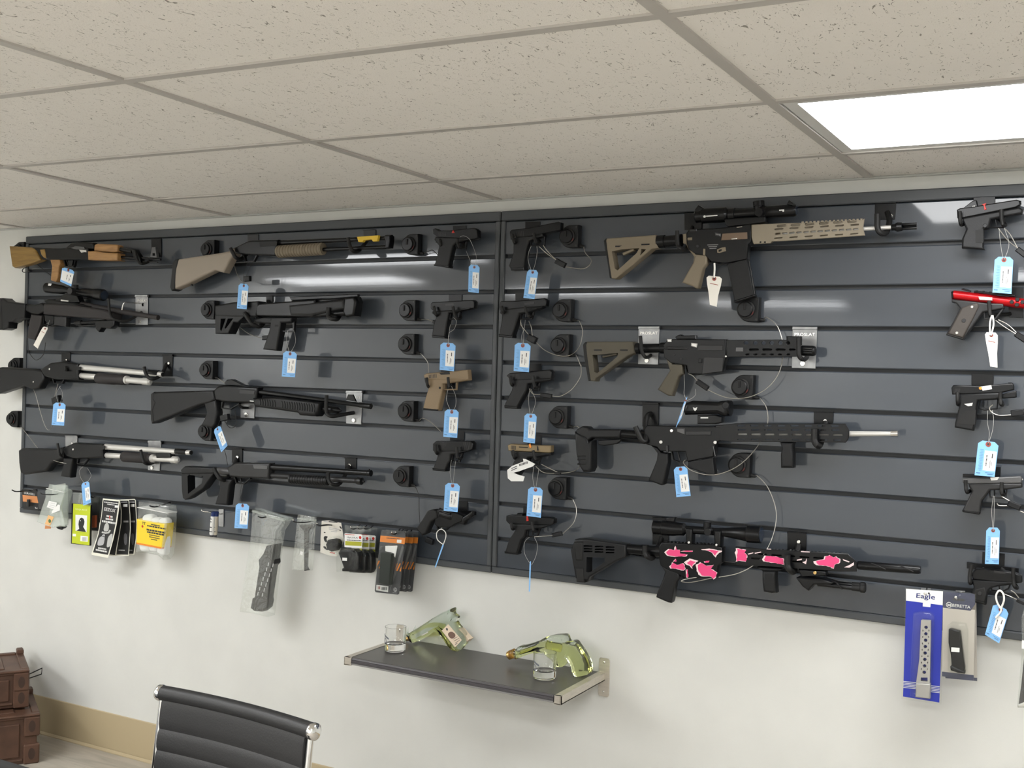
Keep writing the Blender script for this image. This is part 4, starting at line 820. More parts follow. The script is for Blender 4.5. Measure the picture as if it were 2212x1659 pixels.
op = g.p('optic', BLM, '348,248 420,192 450,185 462,232 442,250', .026, .002); g.x('optic_mark', PNT, '07', [(418, 222), (438, 220), (438, 236), (418, 238)], .0135, parent=op); g.p('chamber_marker', REDP, '488,212 520,203 512,222 522,250 505,255 503,225', .004, .0005, .015, parent=sl); g.r('barrel', BLM, 745, 205, 782, 200, 14); g.p('grip_panel', RUB, '440,405 498,398 498,500 440,498', .0012, 0, .0155)
for q in ('505,372 18',): g.c('slide_stop', BLM, 510, 372, 15, .014, .019)
# target pistol with red tube
g = G('pistol', 'target pistol with bright red receiver tube and dark wood-grain grips', 'pistol', 'R3', DH, (290, 1215), 'handguns on the slatwall')
rt = g.r('receiver_tube', RED, 268, 888, 1050, 985, [(0, 26), (.01, 33), (.55, 36), (.99, 38), (1, 34)]); g.p('rear_sight', BLM, '332,848 350,838 408,858 405,868', .012, .001, parent=rt); g.p('receiver_cap', BLM, '262,868 276,862 280,912 266,918', .03, .002, parent=rt)
g.p('bolt', SIL, '460,900 566,908 566,932 470,926', .006, .001, .019, parent=rt)
for x, y in ((710, 940), (752, 922), (748, 962), (790, 942), (835, 932), (832, 970)): g.c('vent_hole', RUB, x, y, 15, .015, .0195, 12, parent=rt)
g.p('rail', BLM, '430,858 740,888 740,902 430,872', .016, .001, parent=rt)
for k in range(6): g.p('rail_tooth', BLM, slot(440 + k * 50, 465 + k * 50, 862 + k * 4.8, 14), .016, .0006, parent=rt)
g.p('frame', BLG, '265,922 530,950 650,955 656,990 560,1010 500,1020 470,1062 440,1102 350,1226 222,1190 330,990 300,955 265,945', .026, .004)
g.s('trigger_guard', BLG, '505,1010 510,1065 580,1078 640,1000 652,960', 14); g.s('trigger', GRY, '545,1005 552,1050', 10, .006)
gp = g.p('grip_panel', mat('dark walnut grip', (.05, .042, .036), .55, bump=.3, bscale=900), '345,985 458,950 472,975 432,1060 352,1212 238,1180', .034, .004)
for x, y in ((413, 978), (300, 1172)): g.c('screw', SIS, x, y, 11, .016, .019, 14, parent=gp)
g.c('emblem', BLG, 352, 1080, 15, .0165, .018, 14, parent=gp)
g, sl = pistol('black pistol with silver chamber and orange tip in the right column', 'R5', (370, 965), '180,332 210,290 340,290 600,302 1030,265 1090,260 1112,300 1112,360 910,408 300,428 192,432', '305,422 900,398 942,420 940,490 800,512 620,520 575,525 562,600 545,800 512,970 230,920 235,860 290,640 302,520', '600,520 590,635 668,662 858,640 870,505', port=(SIS, '610,312 770,290 782,350 640,372'), trig='650,522 640,610', serr=(230, 345, 300, 340, 5, -8, 75))
g.p('chamber_tip', ORG, '582,330 604,314 628,322 622,358 596,356', .003, .0005, .0145, parent=sl); g.p('light_module', BLM, '930,425 1145,372 1152,468 1128,478 930,492', .022, .003); g.p('thumb_shelf', SIL, '360,572 495,552 482,600 420,606', .002, .0005, .016); g.p('grip_texture', RUB, '370,680 540,660 530,880 300,870 260,850', .0012, 0, .0155); g.p('front_sight', BLM, '1018,250 1080,252 1100,268 1030,268', .008, .001, parent=sl)
g, sl = pistol('pistol with grey slide and plain grip in the right column', 'R6', (170, 420), '85,97 330,93 618,76 632,95 626,142 140,148 88,137', '140,142 630,142 632,180 490,200 340,205 300,260 265,302 250,395 240,426 88,402 95,372 150,262 170,212 145,172', '330,205 335,272 480,282 490,195', GRY, BLG, port=(SIL, '335,92 420,86 402,115 345,118'), trig='375,205 378,262', base='86,385 250,398 243,428 88,404')
g.c('recoil_rod', SIL, 628, 110, 8, -.004, .004)
g, sl = pistol('small black pistol with round emblem on its grip, lowest of the right column', 'R6', (220, 1235), '165,968 210,925 350,932 560,960 630,990 632,1050 570,1062 180,1022', '180,1022 590,1052 520,1072 420,1085 355,1100 330,1120 312,1160 300,1257 145,1222 150,1180 190,1092 175,1052', '345,1070 350,1128 445,1142 505,1112 522,1065', trig='415,1070 425,1120', port=(BLG, '370,945 480,960 475,978 372,965'))
gp = g.p('grip_panel', RUB, '200,1112 290,1090 312,1150 292,1232 160,1202', .032, .003); g.c('emblem', BLG, 238, 1158, 18, .016, .0175, 16, parent=gp)
# ================================================================ hooks
FR = DG + .034      # how far a prong reaches in front of a long gun
plate_hook('black steel plate hook behind the wooden rifle muzzle', 'A1', [(1905, 205), (2030, 205), (2030, 440), (1905, 440)], BLM, [(1990, 390, .024), (1900, 480, .07), (1780, 525, FR), (1730, 470, FR), (1700, 370, FR)], r=.005)
plate_hook('silver stamped plate under the scoped rifle barrel', 'A1', [(1705, 940), (1862, 940), (1860, 1290), (1708, 1290)], SLG, [(1785, 1130, .024), (1600, 1240, .08), (1430, 1215, FR), (1380, 1130, FR), (1365, 960, FR)], screw=(1750, 1250, 22), text=('PROSLAT', [(1725, 970), (1845, 970), (1845, 1000), (1725, 1000)]))
plate_hook('bright wire hook tip above the scoped rifle barrel', 'A1', [(1785, 1015), (1810, 1015), (1810, 1060), (1785, 1060)], BLM, [(1790, 1025, .024), (1650, 1010, .09), (1570, 1010, .125), (1545, 1050, .13), (1535, 1105, .13)], rm=SIS, r=.0025)
plate_hook('dark plate hook behind the receiver of the upper silver shotgun', 'A2', [(668, 115), (765, 115), (760, 230), (668, 230)], BLM, [(720, 200, .024), (720, 300, FR - .01), (715, 262, FR - .008)], screw=(718, 190, 12))
plate_hook('black plate hook at the muzzle of the upper silver shotgun', 'A2', [(1768, 145), (1878, 145), (1868, 368), (1768, 368)], BLM, [(1810, 230, .024), (1750, 350, .07), (1650, 395, FR), (1590, 350, FR), (1565, 265, FR)], screw=(1828, 225, 16), r=.007)
plate_hook('silver plate hook behind the receiver of the lower silver shotgun', 'A2', [(712, 1018), (842, 1018), (838, 1150), (712, 1150)], SLG, [(780, 1120, .024), (700, 1230, .08), (650, 1215, FR), (635, 1150, FR), (625, 1095, FR)], screw=(780, 1095, 14))
plate_hook('silver plate hook at the muzzle of the lower silver shotgun', 'A2', [(1612, 1085), (1752, 1085), (1735, 1392), (1608, 1385)], SLG, [(1670, 1300, .024), (1620, 1320, .07), (1570, 1305, FR), (1545, 1240, FR), (1528, 1165, FR)], screw=(1645, 1360, 20), r=.006)
plate_hook('grey plate hook behind the tan shotgun receiver', 'B1', [(692, 190), (785, 186), (782, 300), (692, 300)], BLG, [(740, 290, .024), (640, 390, .08), (590, 380, FR), (565, 340, FR), (545, 302, FR)], r=.007)
plate_hook('grey plate hook under the yellow flag of the tan shotgun', 'B1', [(1680, 150), (1785, 146), (1782, 220), (1680, 222)], BLG, [(1730, 210, .024), (1640, 320, .08), (1585, 320, FR), (1560, 270, FR), (1548, 212, FR)], r=.007)
plate_hook('grey plate hook holding the rear of the bullpup shotgun', 'B1', [(850, 712), (905, 710), (905, 760), (850, 760)], BLG, [(870, 750, .024), (820, 950, .08), (740, 955, FR), (700, 910, FR), (665, 850, FR)], r=.008)
plate_hook('black rubber hook around the front of the bullpup shotgun', 'B1', [(1450, 700), (1540, 698), (1540, 760), (1450, 760)], BLM, [(1500, 750, .024), (1470, 890, .08), (1420, 905, FR), (1380, 880, FR), (1380, 805, FR)], r=.008)
plate_hook('silver plate hook under the receiver of the grooved-forend shotgun', 'B2', [(790, 370), (910, 372), (905, 488), (790, 482)], SLG, [(850, 400, .024), (800, 395, .06), (775, 375, DG - .03)], screw=(832, 458, 20))
plate_hook('silver plate hook at the muzzle of the grooved-forend shotgun', 'B2', [(1692, 272), (1828, 272), (1818, 540), (1690, 532)], SLG, [(1755, 440, .024), (1640, 460, .08), (1560, 470, FR), (1522, 430, FR), (1522, 290, FR)], screw=(1750, 505, 18), r=.007, text=('PROSLAT', [(1712, 300), (1812, 300), (1812, 325), (1712, 325)]))
plate_hook('black plate hook behind the skeleton-stock shotgun receiver', 'B2', [(715, 752), (805, 756), (803, 868), (715, 868)], BLM, [(758, 830, .024), (680, 1000, .08), (620, 1005, FR), (590, 970, FR), (560, 915, FR)], screw=(758, 820, 14), r=.008)
plate_hook('black plate hook at the muzzle of the skeleton-stock shotgun', 'B2', [(1680, 828), (1778, 832), (1775, 922), (1680, 920)], BLM, [(1720, 890, .024), (1640, 1040, .08), (1570, 1050, FR), (1540, 1010, FR), (1535, 950, FR)], screw=(1715, 890, 15), r=.007)
plate_hook('dark plate hook behind the scope of the tan rifle', 'R9', [(1098, 235), (1330, 225), (1330, 440), (1098, 445)], BLM, [(1200, 400, .024), (1130, 680, .08), (1060, 690, FR), (1010, 640, FR), (1000, 450, FR)], r=.006)
plate_hook('black plate hook at the muzzle of the tan rifle', 'R9b', [(1538, 95), (1820, 88), (1805, 300), (1535, 305)], BLM, [(1700, 210, .024), (1730, 330, .05), (1680, 480, .08), (1600, 470, FR - .02), (1570, 400, FR - .02), (1570, 230, FR - .02)], screw=(1740, 255, 30), r=.008)
plate_hook('silver bracket behind the stock of the olive rifle', 'R10', [(530, 88), (722, 88), (710, 416), (525, 410)], SLG, [(640, 330, .024), (620, 345, .06), (590, 345, FR - .01), (562, 300, FR), (553, 240, FR), (546, 150, FR)], screw=(602, 378, 22), text=('PROSLAT', [(545, 112), (705, 112), (705, 138), (545, 138)]))
plate_hook('silver bracket at the muzzle of the olive rifle', 'R10', [(1945, 92), (2172, 95), (2155, 452), (1938, 446)], SLG, [(2080, 340, .024), (2060, 365, .06), (2030, 365, FR - .01), (2004, 330, FR), (2000, 260, FR), (2000, 165, FR)], screw=(2035, 405, 24), r=.0065, text=('PROSLAT', [(1962, 124), (2150, 124), (2150, 152), (1962, 152)]))
plate_hook('black plate hook behind the receiver of the silver-barrelled rifle', 'R11', [(940, 140), (1158, 145), (1155, 440), (938, 440)], BLM, [(1050, 270, .024), (1000, 300, .05), (980, 420, .07), (980, 620, FR - .01), (930, 620, FR), (890, 540, FR), (845, 440, FR)], r=.008)
plate_hook('black plate hook above the handguard of the silver-barrelled rifle', 'R11b', [(1035, 68), (1295, 72), (1290, 210), (1035, 212)], BLM, [(1190, 200, .024), (1120, 480, .08), (1075, 500, FR), (1040, 430, FR), (1040, 285, FR)], screw=(1180, 180, 24), r=.009)
plate_hook('black plate hook behind the scope of the pink rifle', 'R12', [(1050, 62), (1250, 72), (1250, 385), (1045, 385)], BLM, [(1150, 300, .024), (1060, 540, .08), (980, 540, FR), (950, 490, FR), (948, 400, FR)], r=.0075)
plate_hook('black plate hook above the handguard of the pink rifle', 'R12b', [(560, 108), (785, 130), (785, 325), (560, 318)], BLM, [(690, 260, .024), (640, 560, .08), (585, 560, FR), (560, 500, FR), (558, 380, FR)], screw=(690, 225, 22), r=.009)
PH = DH + .03
pistol_hook('black two-prong hook behind the red-marked pistol', 'H1', [(730, 130), (862, 125), (860, 300), (730, 300)], [[(800, 280, .024), (850, 330, .07), (800, 340, PH), (775, 300, PH), (772, 255, PH)], [(740, 260, .024), (640, 330, .06), (610, 320, .09), (600, 262, .09)]], bar=[(560, 270), (860, 262), (860, 290), (560, 298)])
pistol_hook('black two-prong hook behind the long upward pistol', 'H1', [(1450, 88), (1600, 85), (1598, 260), (1450, 265)], [[(1560, 250, .024), (1600, 290, .07), (1565, 300, PH), (1545, 260, PH), (1535, 200, PH)], [(1460, 250, .024), (1380, 300, .06), (1340, 290, .1), (1320, 210, .1)]])
pistol_hook('black two-prong hook behind the second-row pistol left of the seam', 'H1', [(690, 812), (820, 808), (818, 1000), (690, 1000)], [[(790, 980, .024), (810, 1040, .07), (770, 1050, PH), (745, 1000, PH), (730, 930, PH)], [(700, 960, .024), (600, 1020, .06), (560, 1010, .1), (540, 930, .1)]])
pistol_hook('black two-prong hook behind the second-row pistol at the seam', 'H1', [(1352, 795), (1480, 792), (1478, 980), (1352, 985)], [[(1470, 960, .024), (1520, 1020, .07), (1490, 1030, PH), (1465, 990, PH), (1445, 930, PH)], [(1370, 940, .024), (1260, 1000, .06), (1230, 985, .1), (1215, 930, .1)]])
pistol_hook('black two-prong hook behind the coyote brown pistol', 'H2', [(440, 20), (535, 18), (533, 150), (440, 152)], [[(520, 150, .024), (530, 180, .07), (505, 185, PH), (495, 160, PH), (490, 115, PH)], [(450, 140, .024), (370, 185, .06), (345, 175, .1), (338, 120, .1)]])
pistol_hook('black two-prong hook behind the third-row black pistol', 'H2', [(1060, 20), (1160, 18), (1158, 140), (1060, 145)], [[(1130, 140, .024), (1140, 180, .07), (1115, 185, PH), (1105, 150, PH), (1100, 105, PH)], [(1070, 130, .024), (970, 170, .06), (945, 165, .1), (935, 110, .1)]])
pistol_hook('black two-prong hook behind the grooved-slide pistol', 'H2', [(505, 498), (608, 502), (605, 620), (505, 620)], [[(580, 620, .024), (590, 690, .07), (565, 695, PH), (555, 660, PH), (552, 615, PH)], [(510, 610, .024), (430, 660, .06), (405, 655, .1), (398, 600, .1)]])
pistol_hook('black two-prong hook behind the bronze-slide pistol', 'H2', [(1060, 528), (1158, 532), (1156, 640), (1060, 640)], [[(1140, 640, .024), (1155, 690, .07), (1125, 705, PH), (1110, 680, PH), (1100, 640, PH)], [(1070, 630, .024), (985, 690, .06), (965, 690, .1), (955, 640, .1)]])
pistol_hook('black two-prong hook behind the lowest red-dot pistol', 'H2', [(1030, 1040), (1160, 1048), (1158, 1130), (1030, 1130)], [[(1130, 1130, .024), (1130, 1210, .07), (1105, 1215, PH), (1095, 1180, PH), (1090, 1150, PH)], [(1040, 1120, .024), (970, 1195, .06), (950, 1200, .1), (945, 1160, .1)]])
pistol_hook('black two-prong hook behind the revolver', 'H2', [(550, 1000), (632, 1004), (628, 1170), (550, 1165)], [[(600, 1100, .024), (640, 1120, .06), (650, 1105, .1), (672, 1080, .105)]], bar=[(540, 1070), (686, 1075), (684, 1108), (540, 1102)])
pistol_hook('grey two-prong hook behind the top right red-dot pistol', 'R3', [(425, 160), (588, 152), (586, 300), (425, 300)], [[(570, 290, .024), (660, 360, .07), (645, 365, PH), (635, 320, PH), (632, 250, PH)], [(440, 290, .024), (350, 360, .06), (328, 350, .1), (322, 265, .1)]])
pistol_hook('black two-prong hook behind the red target pistol', 'R3', [(690, 830), (800, 835), (796, 1062), (690, 1055)], [[(700, 1030, .024), (570, 1040, .07), (552, 1040, PH), (545, 1000, PH), (540, 935, PH)]])
pistol_hook('black two-prong hook behind the orange-tipped pistol', 'R5', [(475, 118), (805, 125), (800, 330), (475, 330)], [[(780, 320, .024), (930, 560, .07), (915, 575, PH), (905, 500, PH), (905, 395, PH)], [(490, 320, .024), (300, 560, .06), (270, 550, .1), (265, 400, .1)]])
pistol_hook('black two-prong hook behind the grey-slide pistol', 'R6', [(330, -10), (432, -5), (430, 110), (330, 110)], [[(420, 100, .024), (460, 235, .07), (445, 240, PH), (440, 190, PH), (442, 135, PH)], [(340, 100, .024), (150, 215, .06), (122, 220, .1), (112, 170, .1), (110, 115, .1)]], bar=[(85, 58), (430, 70), (430, 96), (85, 88)])
pistol_hook('black two-prong hook behind the small emblem-grip pistol', 'R6', [(265, 775), (470, 790), (466, 930), (262, 925)], [[(440, 920, .024), (575, 1090, .07), (562, 1095, PH), (550, 1040, PH), (548, 925, PH)], [(280, 920, .024), (170, 1050, .06), (150, 1055, .1), (148, 1000, .1), (165, 890, .1)]], bar=[(122, 868), (600, 925), (598, 965), (122, 925)])
# ================================================================ security tethers
def ar(z, *p): return [z] + list(p)
tether('cable lock between the wooden rifle and the tan shotgun', 442, 538, [ar('B1', (560, 420, .05), (600, 520, .05), (650, 590, .08), (690, 565, .1))], [('B1', 665, 565, 715, 560, 22, .1)])
tether('cable lock beside the stock of the bullpup shotgun', 442, 669, [ar('B1', (600, 960, .05), (700, 1030, .06), (830, 1075, .07))], [('B1', 820, 1068, 875, 1062, 18, .075)])
tether('cable lock above the butt of the grooved-forend shotgun', 439, 799, [ar('B2', (600, 150, .04), (660, 190, .05))])
tether('cable lock half behind the grip of the grooved-forend shotgun', 436, 932, [ar('B2', (650, 760, .05), (680, 890, .08)), ar('B2', (650, 510, .09), (700, 570, .09), (750, 540, .09), (740, 420, .08))], [('B2', 625, 490, 690, 475, 26, .09)], cm=BCB)
tether('cable lock to the right of the tan shotgun muzzle', 879, 527, [ar('H1', (520, 370, .05), (560, 400, .06), (600, 430, .06))], cm=BCB)
tether('upper of the two cable locks left of the second-row pistol', 873, 670, [ar('H1', (470, 1060, .05), (540, 1085, .06), (560, 1090, .06))], [('H1', 530, 1080, 570, 1100, 16, .062)])
tether('lower of the two cable locks left of the second-row pistol', 871, 743, [ar('H1', (420, 1410, .05), (480, 1490, .05), (490, 1590, .06))])
tether('cable lock below and left of the coyote brown pistol', 870, 888, [ar('H2', (310, 410, .04), (370, 440, .04), (440, 505, .05))])
tether('cable lock to the right of the skeleton-stock shotgun', 860, 1029, [ar('H2', (250, 890, .04), (280, 960, .04), (283, 1060, .04), (290, 1180, .05)), ar('H2', (290, 1215, .05), (310, 1255, .05), (350, 1290, .05))], [('H2', 335, 1278, 385, 1298, 20, .045)], cm=BCB)
tether('cable lock behind the muzzle of the long upward pistol', 1222, 510, [ar('H1', (2050, 400, .04), (2110, 480, .05), (2030, 555, .06), (1850, 535, .08)), ar('H1', (1760, 470, .09), (1660, 400, .1), (1590, 335, .095)), ar('H1', (1760, 470, .09), (1680, 390, .1), (1630, 325, .095))], [('H1', 1755, 475, 1850, 525, 26, .085)])
tether('upper of the two cable locks right of the second-row seam pistol', 1207, 670, [ar('H1', (1990, 1080, .04), (2020, 1180, .045), (1990, 1330, .05), (1900, 1415, .07), (1780, 1420, .08), (1650, 1370, .085), (1560, 1290, .09)), ar('H1', (1500, 1230, .095), (1410, 1120, .1), (1405, 1065, .095)), ar('H1', (1520, 1220, .095), (1510, 1140, .1), (1485, 1075, .095))], [('H1', 1480, 1235, 1560, 1275, 34, .092)])
tether('lower of the two cable locks right of the second-row seam pistol', 1203, 746, [ar('H1', (1960, 1420, .04), (2005, 1530, .045)), ar('H2', (1445, 30, .045), (1440, 110, .05), (1380, 200, .06), (1300, 250, .07), (1235, 250, .085)), ar('H2', (1160, 240, .09), (1100, 235, .1), (1075, 200, .095))], [('H2', 1155, 242, 1235, 252, 16, .088)])
tether('cable lock right of the panel seam on the fourth row', 1199, 901, [ar('H2', (1420, 470, .04), (1450, 520, .04), (1455, 640, .04), (1430, 760, .06), (1370, 795, .08), (1290, 805, .09)), ar('H2', (1290, 805, .09), (1180, 800, .1), (1120, 755, .1)), ar('H2', (1290, 805, .09), (1220, 770, .1), (1160, 740, .1))], [('H2', 1255, 802, 1300, 808, 9, .092)])
tether('cable lock right of the panel seam above the lowest pistol', 1197, 1055, [ar('H2', (1390, 1000, .04), (1412, 1070, .045), (1390, 1160, .06), (1310, 1240, .08)), ar('H2', (1240, 1250, .09), (1180, 1255, .1), (1110, 1260, .1))], [('H2', 1238, 1248, 1308, 1236, 15, .085)])
tether('cable lock under the magazine of the tan rifle', 1609, 668, [ar('R1', (1150, 830, .04), (1215, 880, .045), (1250, 970, .05), (1258, 1050, .05), (1230, 1180, .06), (1150, 1280, .07), (1030, 1335, .08), (900, 1335, .09), (780, 1285, .095)), ar('R1', (720, 1235, .1), (690, 1200, .11), (660, 1185, .1))], [('R1', 715, 1232, 785, 1280, 16, .097)])
tether('cable lock below the olive rifle', 1597, 836, [ar('R2', (1170, 115, .04), (1205, 170, .045), (1212, 260, .05), (1170, 370, .06), (1080, 480, .08), (980, 545, .09), (870, 570, .1), (760, 545, .11), (710, 500, .11), (720, 480, .1))])
tether('cable lock below the magazine of the silver-barrelled rifle', 1590, 1005, [ar('R2', (1150, 575, .04), (1210, 640, .045), (1255, 750, .05), (1262, 850, .055), (1225, 980, .07), (1150, 1090, .09), (1040, 1155, .1), (920, 1180, .1)), ar('R2', (900, 1180, .1), (760, 1210, .11), (695, 1205, .11), (730, 1190, .105), (800, 1180, .1))])
tether('cable lock on the left edge behind the upper silver shotgun stock', 24, 790, [ar('A2', (300, 400, .04), (380, 545, .06), (430, 720, .06), (480, 880, .06), (525, 950, .06), (570, 890, .08), (590, 620, .1), (630, 450, .11))], [('A2', 580, 640, 655, 605, 36, .1)], base=.0005)
tether('cable lock on the white wall left of the lower silver shotgun', 20, 905, [ar('A2', (250, 940, .035), (330, 1040, .04), (430, 1170, .06), (540, 1260, .09), (650, 1300, .13), (720, 1312, .12))], base=.0005)
tether('cable lock behind the wooden rifle butt', 34, 540, [ar('A1', (500, 560, .04), (600, 640, .04), (680, 700, .05))], cm=BCB, base=.0005)
tether('cable lock behind the scoped rifle stock', 2, 690, [ar('A1', (310, 1230, .04), (340, 1400, .04), (360, 1650, .04)), ('A2', (320, 120, .04), (390, 190, .05), (470, 130, .05), (495, 0, .06))], cm=BCB, base=.0005)
# right-column tethers whose reels stand beyond the picture's edge
for lab, v, cb, cl in (
    ('cable lock to the right of the top right pistol', 560, [ar('R3', (900, 640, .08), (800, 590, .095)), ar('R3', (755, 540, .1), (680, 480, .1), (610, 390, .1)), ar('R3', (755, 540, .1), (700, 440, .1), (655, 390, .1))], [('R3', 750, 545, 815, 595, 20, .096)]),
    ('cable lock to the right of the red target pistol', 745, [ar('R3', (900, 1280, .08), (800, 1235, .095)), ar('R3', (740, 1180, .1), (660, 1130, .1), (590, 1080, .1)), ar('R3', (745, 1170, .1), (680, 1110, .1), (610, 1075, .1))], [('R3', 740, 1178, 815, 1228, 22, .096)]),
    ('cable lock to the right of the orange-tipped pistol', 905, [ar('R5', (1350, 700, .09), (1250, 700, .1)), ar('R5', (1080, 735, .1), (880, 740, .105), (770, 690, .105), (745, 630, .105), (790, 585, .1))], [('R5', 1065, 715, 1260, 690, 48, .1)]),
    ('cable lock to the right of the grey-slide pistol', 1110, [ar('R6', (720, 440, .09), (610, 400, .1)), ar('R6', (510, 350, .1), (420, 350, .105), (398, 328, .105)), ar('R6', (520, 310, .1), (440, 265, .1))], [('R6', 500, 325, 615, 372, 26, .1)]),
    ('cable lock to the right of the emblem-grip pistol', 1320, [ar('R6', (760, 1300, .09), (650, 1250, .1)), ar('R6', (585, 1215, .1), (520, 1185, .105), (460, 1160, .1)), ar('R6', (600, 1200, .1), (560, 1150, .1), (525, 1130, .1))], [('R6', 580, 1215, 650, 1250, 17, .1)])):
    tether(lab, 2262, v, cb, cl)
# ================================================================ price tags
DT = .125
price_tag('blue price tag with a large white sticker on the wooden rifle', 'A1', [(785, 562), (938, 608), (895, 808), (757, 745)], [[(855, 500), (875, 560), (868, 598)]], DT, style='full', strm=BCB)
price_tag('white paper tag hanging from the scoped rifle trigger', 'A1', [(545, 1310), (608, 1325), (478, 1592), (413, 1545)], [[(625, 1230), (600, 1300), (578, 1335)]], DT, MAN, 'white')
price_tag('blue price tag under the upper silver shotgun', 'A2', [(582, 650), (714, 658), (697, 902), (562, 895)], [[(660, 470), (610, 560), (640, 670)], [(640, 470), (680, 560), (648, 670)]], DT)
price_tag('blue price tag hanging in front of the lower packs from the lower silver shotgun', 'M1', [(778, 106), (852, 82), (870, 290), (797, 320)], [[(795, -55), (758, -10), (775, 60), (812, 110)], [(835, -40), (868, 20), (860, 60), (820, 108)]], DT)
price_tag('blue price tag of the tan shotgun', 'B1', [(616, 600), (701, 608), (683, 822), (600, 815)], [[(690, 420), (655, 530), (657, 618)], [(745, 400), (690, 510), (660, 618)]], DT, strm=BCB)
price_tag('blue price tag under the bullpup shotgun', 'B1', [(996, 1178), (1112, 1188), (1095, 1402), (983, 1395)], [[(1035, 1000), (1022, 1090), (1050, 1195)], [(1085, 1000), (1100, 1100), (1056, 1195)]], DT)
price_tag('tilted blue price tag at the grip of the grooved-forend shotgun', 'B2', [(557, 590), (614, 545), (678, 720), (625, 778)], [[(620, 490), (600, 540), (588, 580)]], DT, strm=BCB)
price_tag('blue price tag under the skeleton-stock shotgun', 'B2', [(750, 1212), (863, 1220), (848, 1430), (737, 1425)], [[(800, 1045), (785, 1140), (805, 1230)], [(815, 1045), (800, 1130), (808, 1230)]], DT, strm=BCB)
price_tag('blue price tag of the red-marked pistol', 'H1', [(889, 512), (996, 520), (986, 798), (883, 785)], [[(800, 240, -.01), (840, 228), (900, 270), (960, 420), (958, 480), (945, 540)], [(862, 380, -.01), (900, 470), (938, 540)]], DT - .02)
price_tag('blue price tag of the long upward pistol', 'H1', [(1472, 562), (1580, 570), (1542, 858), (1432, 845)], [[(1510, 330), (1482, 400), (1480, 480), (1515, 585)], [(1565, 330), (1568, 400), (1545, 520), (1520, 585)]], DT - .02)
price_tag('blue price tag of the second-row pistol left of the seam', 'H1', [(607, 1288), (758, 1298), (741, 1576), (598, 1562)], [[(735, 1040), (765, 1080), (740, 1160), (690, 1200), (685, 1315)], [(705, 1110), (690, 1200), (682, 1315)]], DT - .02)
price_tag('blue price tag of the second-row pistol at the seam', 'H1', [(1347, 1290), (1505, 1300), (1486, 1586), (1335, 1572)], [[(1450, 1065), (1440, 1150), (1415, 1220), (1422, 1322)], [(1405, 1080), (1435, 1200), (1428, 1322)]], DT - .02)
price_tag('blue price tag of the coyote brown pistol', 'H2', [(468, 345), (568, 350), (556, 551), (457, 542)], [[(515, 180), (545, 250), (545, 320), (518, 365)], [(490, 205), (480, 280), (514, 365)]], DT - .02)
price_tag('blue price tag of the third-row black pistol', 'H2', [(1040, 375), (1128, 380), (1113, 591), (1031, 580)], [[(1078, 195), (1068, 280), (1080, 395)], [(1085, 200), (1118, 290), (1085, 395)]], DT - .02)
price_tag('blue price tag of the grooved-slide pistol', 'H2', [(472, 872), (577, 880), (559, 1083), (460, 1072)], [[(515, 710), (505, 800), (522, 890)], [(545, 715), (535, 800), (526, 890)]], DT - .02)
price_tag('blue price tag of the bronze-slide pistol', 'H2', [(1066, 902), (1171, 908), (1156, 1123), (1054, 1110)], [[(1105, 755), (1098, 840), (1115, 922)], [(1142, 770), (1130, 850), (1118, 922)]], DT - .02)
price_tag('edge-on blue price tag on a white loop under the revolver', 'H2', [(452, 1312), (464, 1308), (403, 1478), (396, 1478)], [[(455, 1315), (415, 1280), (410, 1230), (440, 1205), (470, 1225), (475, 1260), (458, 1312)]], DT - .02, style='edge', sr=.0016)
price_tag('edge-on blue price tag hanging below the slatwall under the lowest red-dot pistol', 'H2', [(1076, 1436), (1086, 1436), (1078, 1652), (1070, 1652)], [[(1075, 1262), (1040, 1300), (1040, 1380), (1080, 1455)], [(1110, 1265), (1132, 1320), (1120, 1400), (1090, 1462)]], DT - .02, style='edge')
price_tag('blue price tag of the top right red-dot pistol', 'R3', [(585, 603), (723, 605), (708, 881), (567, 870)], [[(615, 390), (625, 490), (645, 625)], [(655, 390), (690, 510), (655, 625)]], DT - .02)
price_tag('cream paper tag on twisted string from the red target pistol', 'R3', [(508, 1165), (606, 1172), (606, 1431), (545, 1428)], [[(562, 1040), (548, 1100), (548, 1190)], [(568, 1040), (575, 1110), (556, 1190)]], DT - .02, MAN, 'white', sr=.0022)
price_tag('blue price tag of the orange-tipped pistol', 'R5', [(578, 1108), (882, 1150), (820, 1660), (520, 1635)], [[(715, 670), (712, 850), (740, 1000), (725, 1150)], [(780, 660), (805, 800), (785, 980), (730, 1150)]], DT - .02)
price_tag('blue price tag of the grey-slide pistol', 'R6', [(301, 550), (426, 552), (415, 889), (288, 885)], [[(365, 260), (350, 400), (362, 580)], [(372, 260), (372, 420), (366, 580)]], DT - .02)
price_tag('tilted blue price tag on a white loop under the emblem-grip pistol', 'R6', [(368, 1243), (512, 1318), (418, 1615), (288, 1535)], [[(436, 1300), (400, 1240), (390, 1175), (420, 1130), (455, 1160), (462, 1220), (440, 1285), (430, 1330), (385, 1380)]], DT - .02, sr=.0026)
price_tag('white paper tag on a white string from the tan rifle trigger', 'R9', [(1388, 1045), (1600, 1065), (1528, 1462), (1425, 1440)], [[(1495, 880), (1498, 960), (1490, 1075)]], DT, MAN, 'white', sr=.003)
price_tag('narrow twisted blue price tag of the olive rifle', 'R11', [(1496, 100), (1540, 30), (1455, 330), (1382, 452)], [[(1640, -60), (1645, 10), (1600, 60), (1530, 95)], [(1490, -250), (1495, -100), (1490, 0), (1520, 80)]], DT)
price_tag('blue price tag of the silver-barrelled rifle', 'R2', [(650, 523), (730, 517), (752, 695), (667, 702)], [[(690, 480), (688, 510), (690, 535)]], DT, strm=BCB)
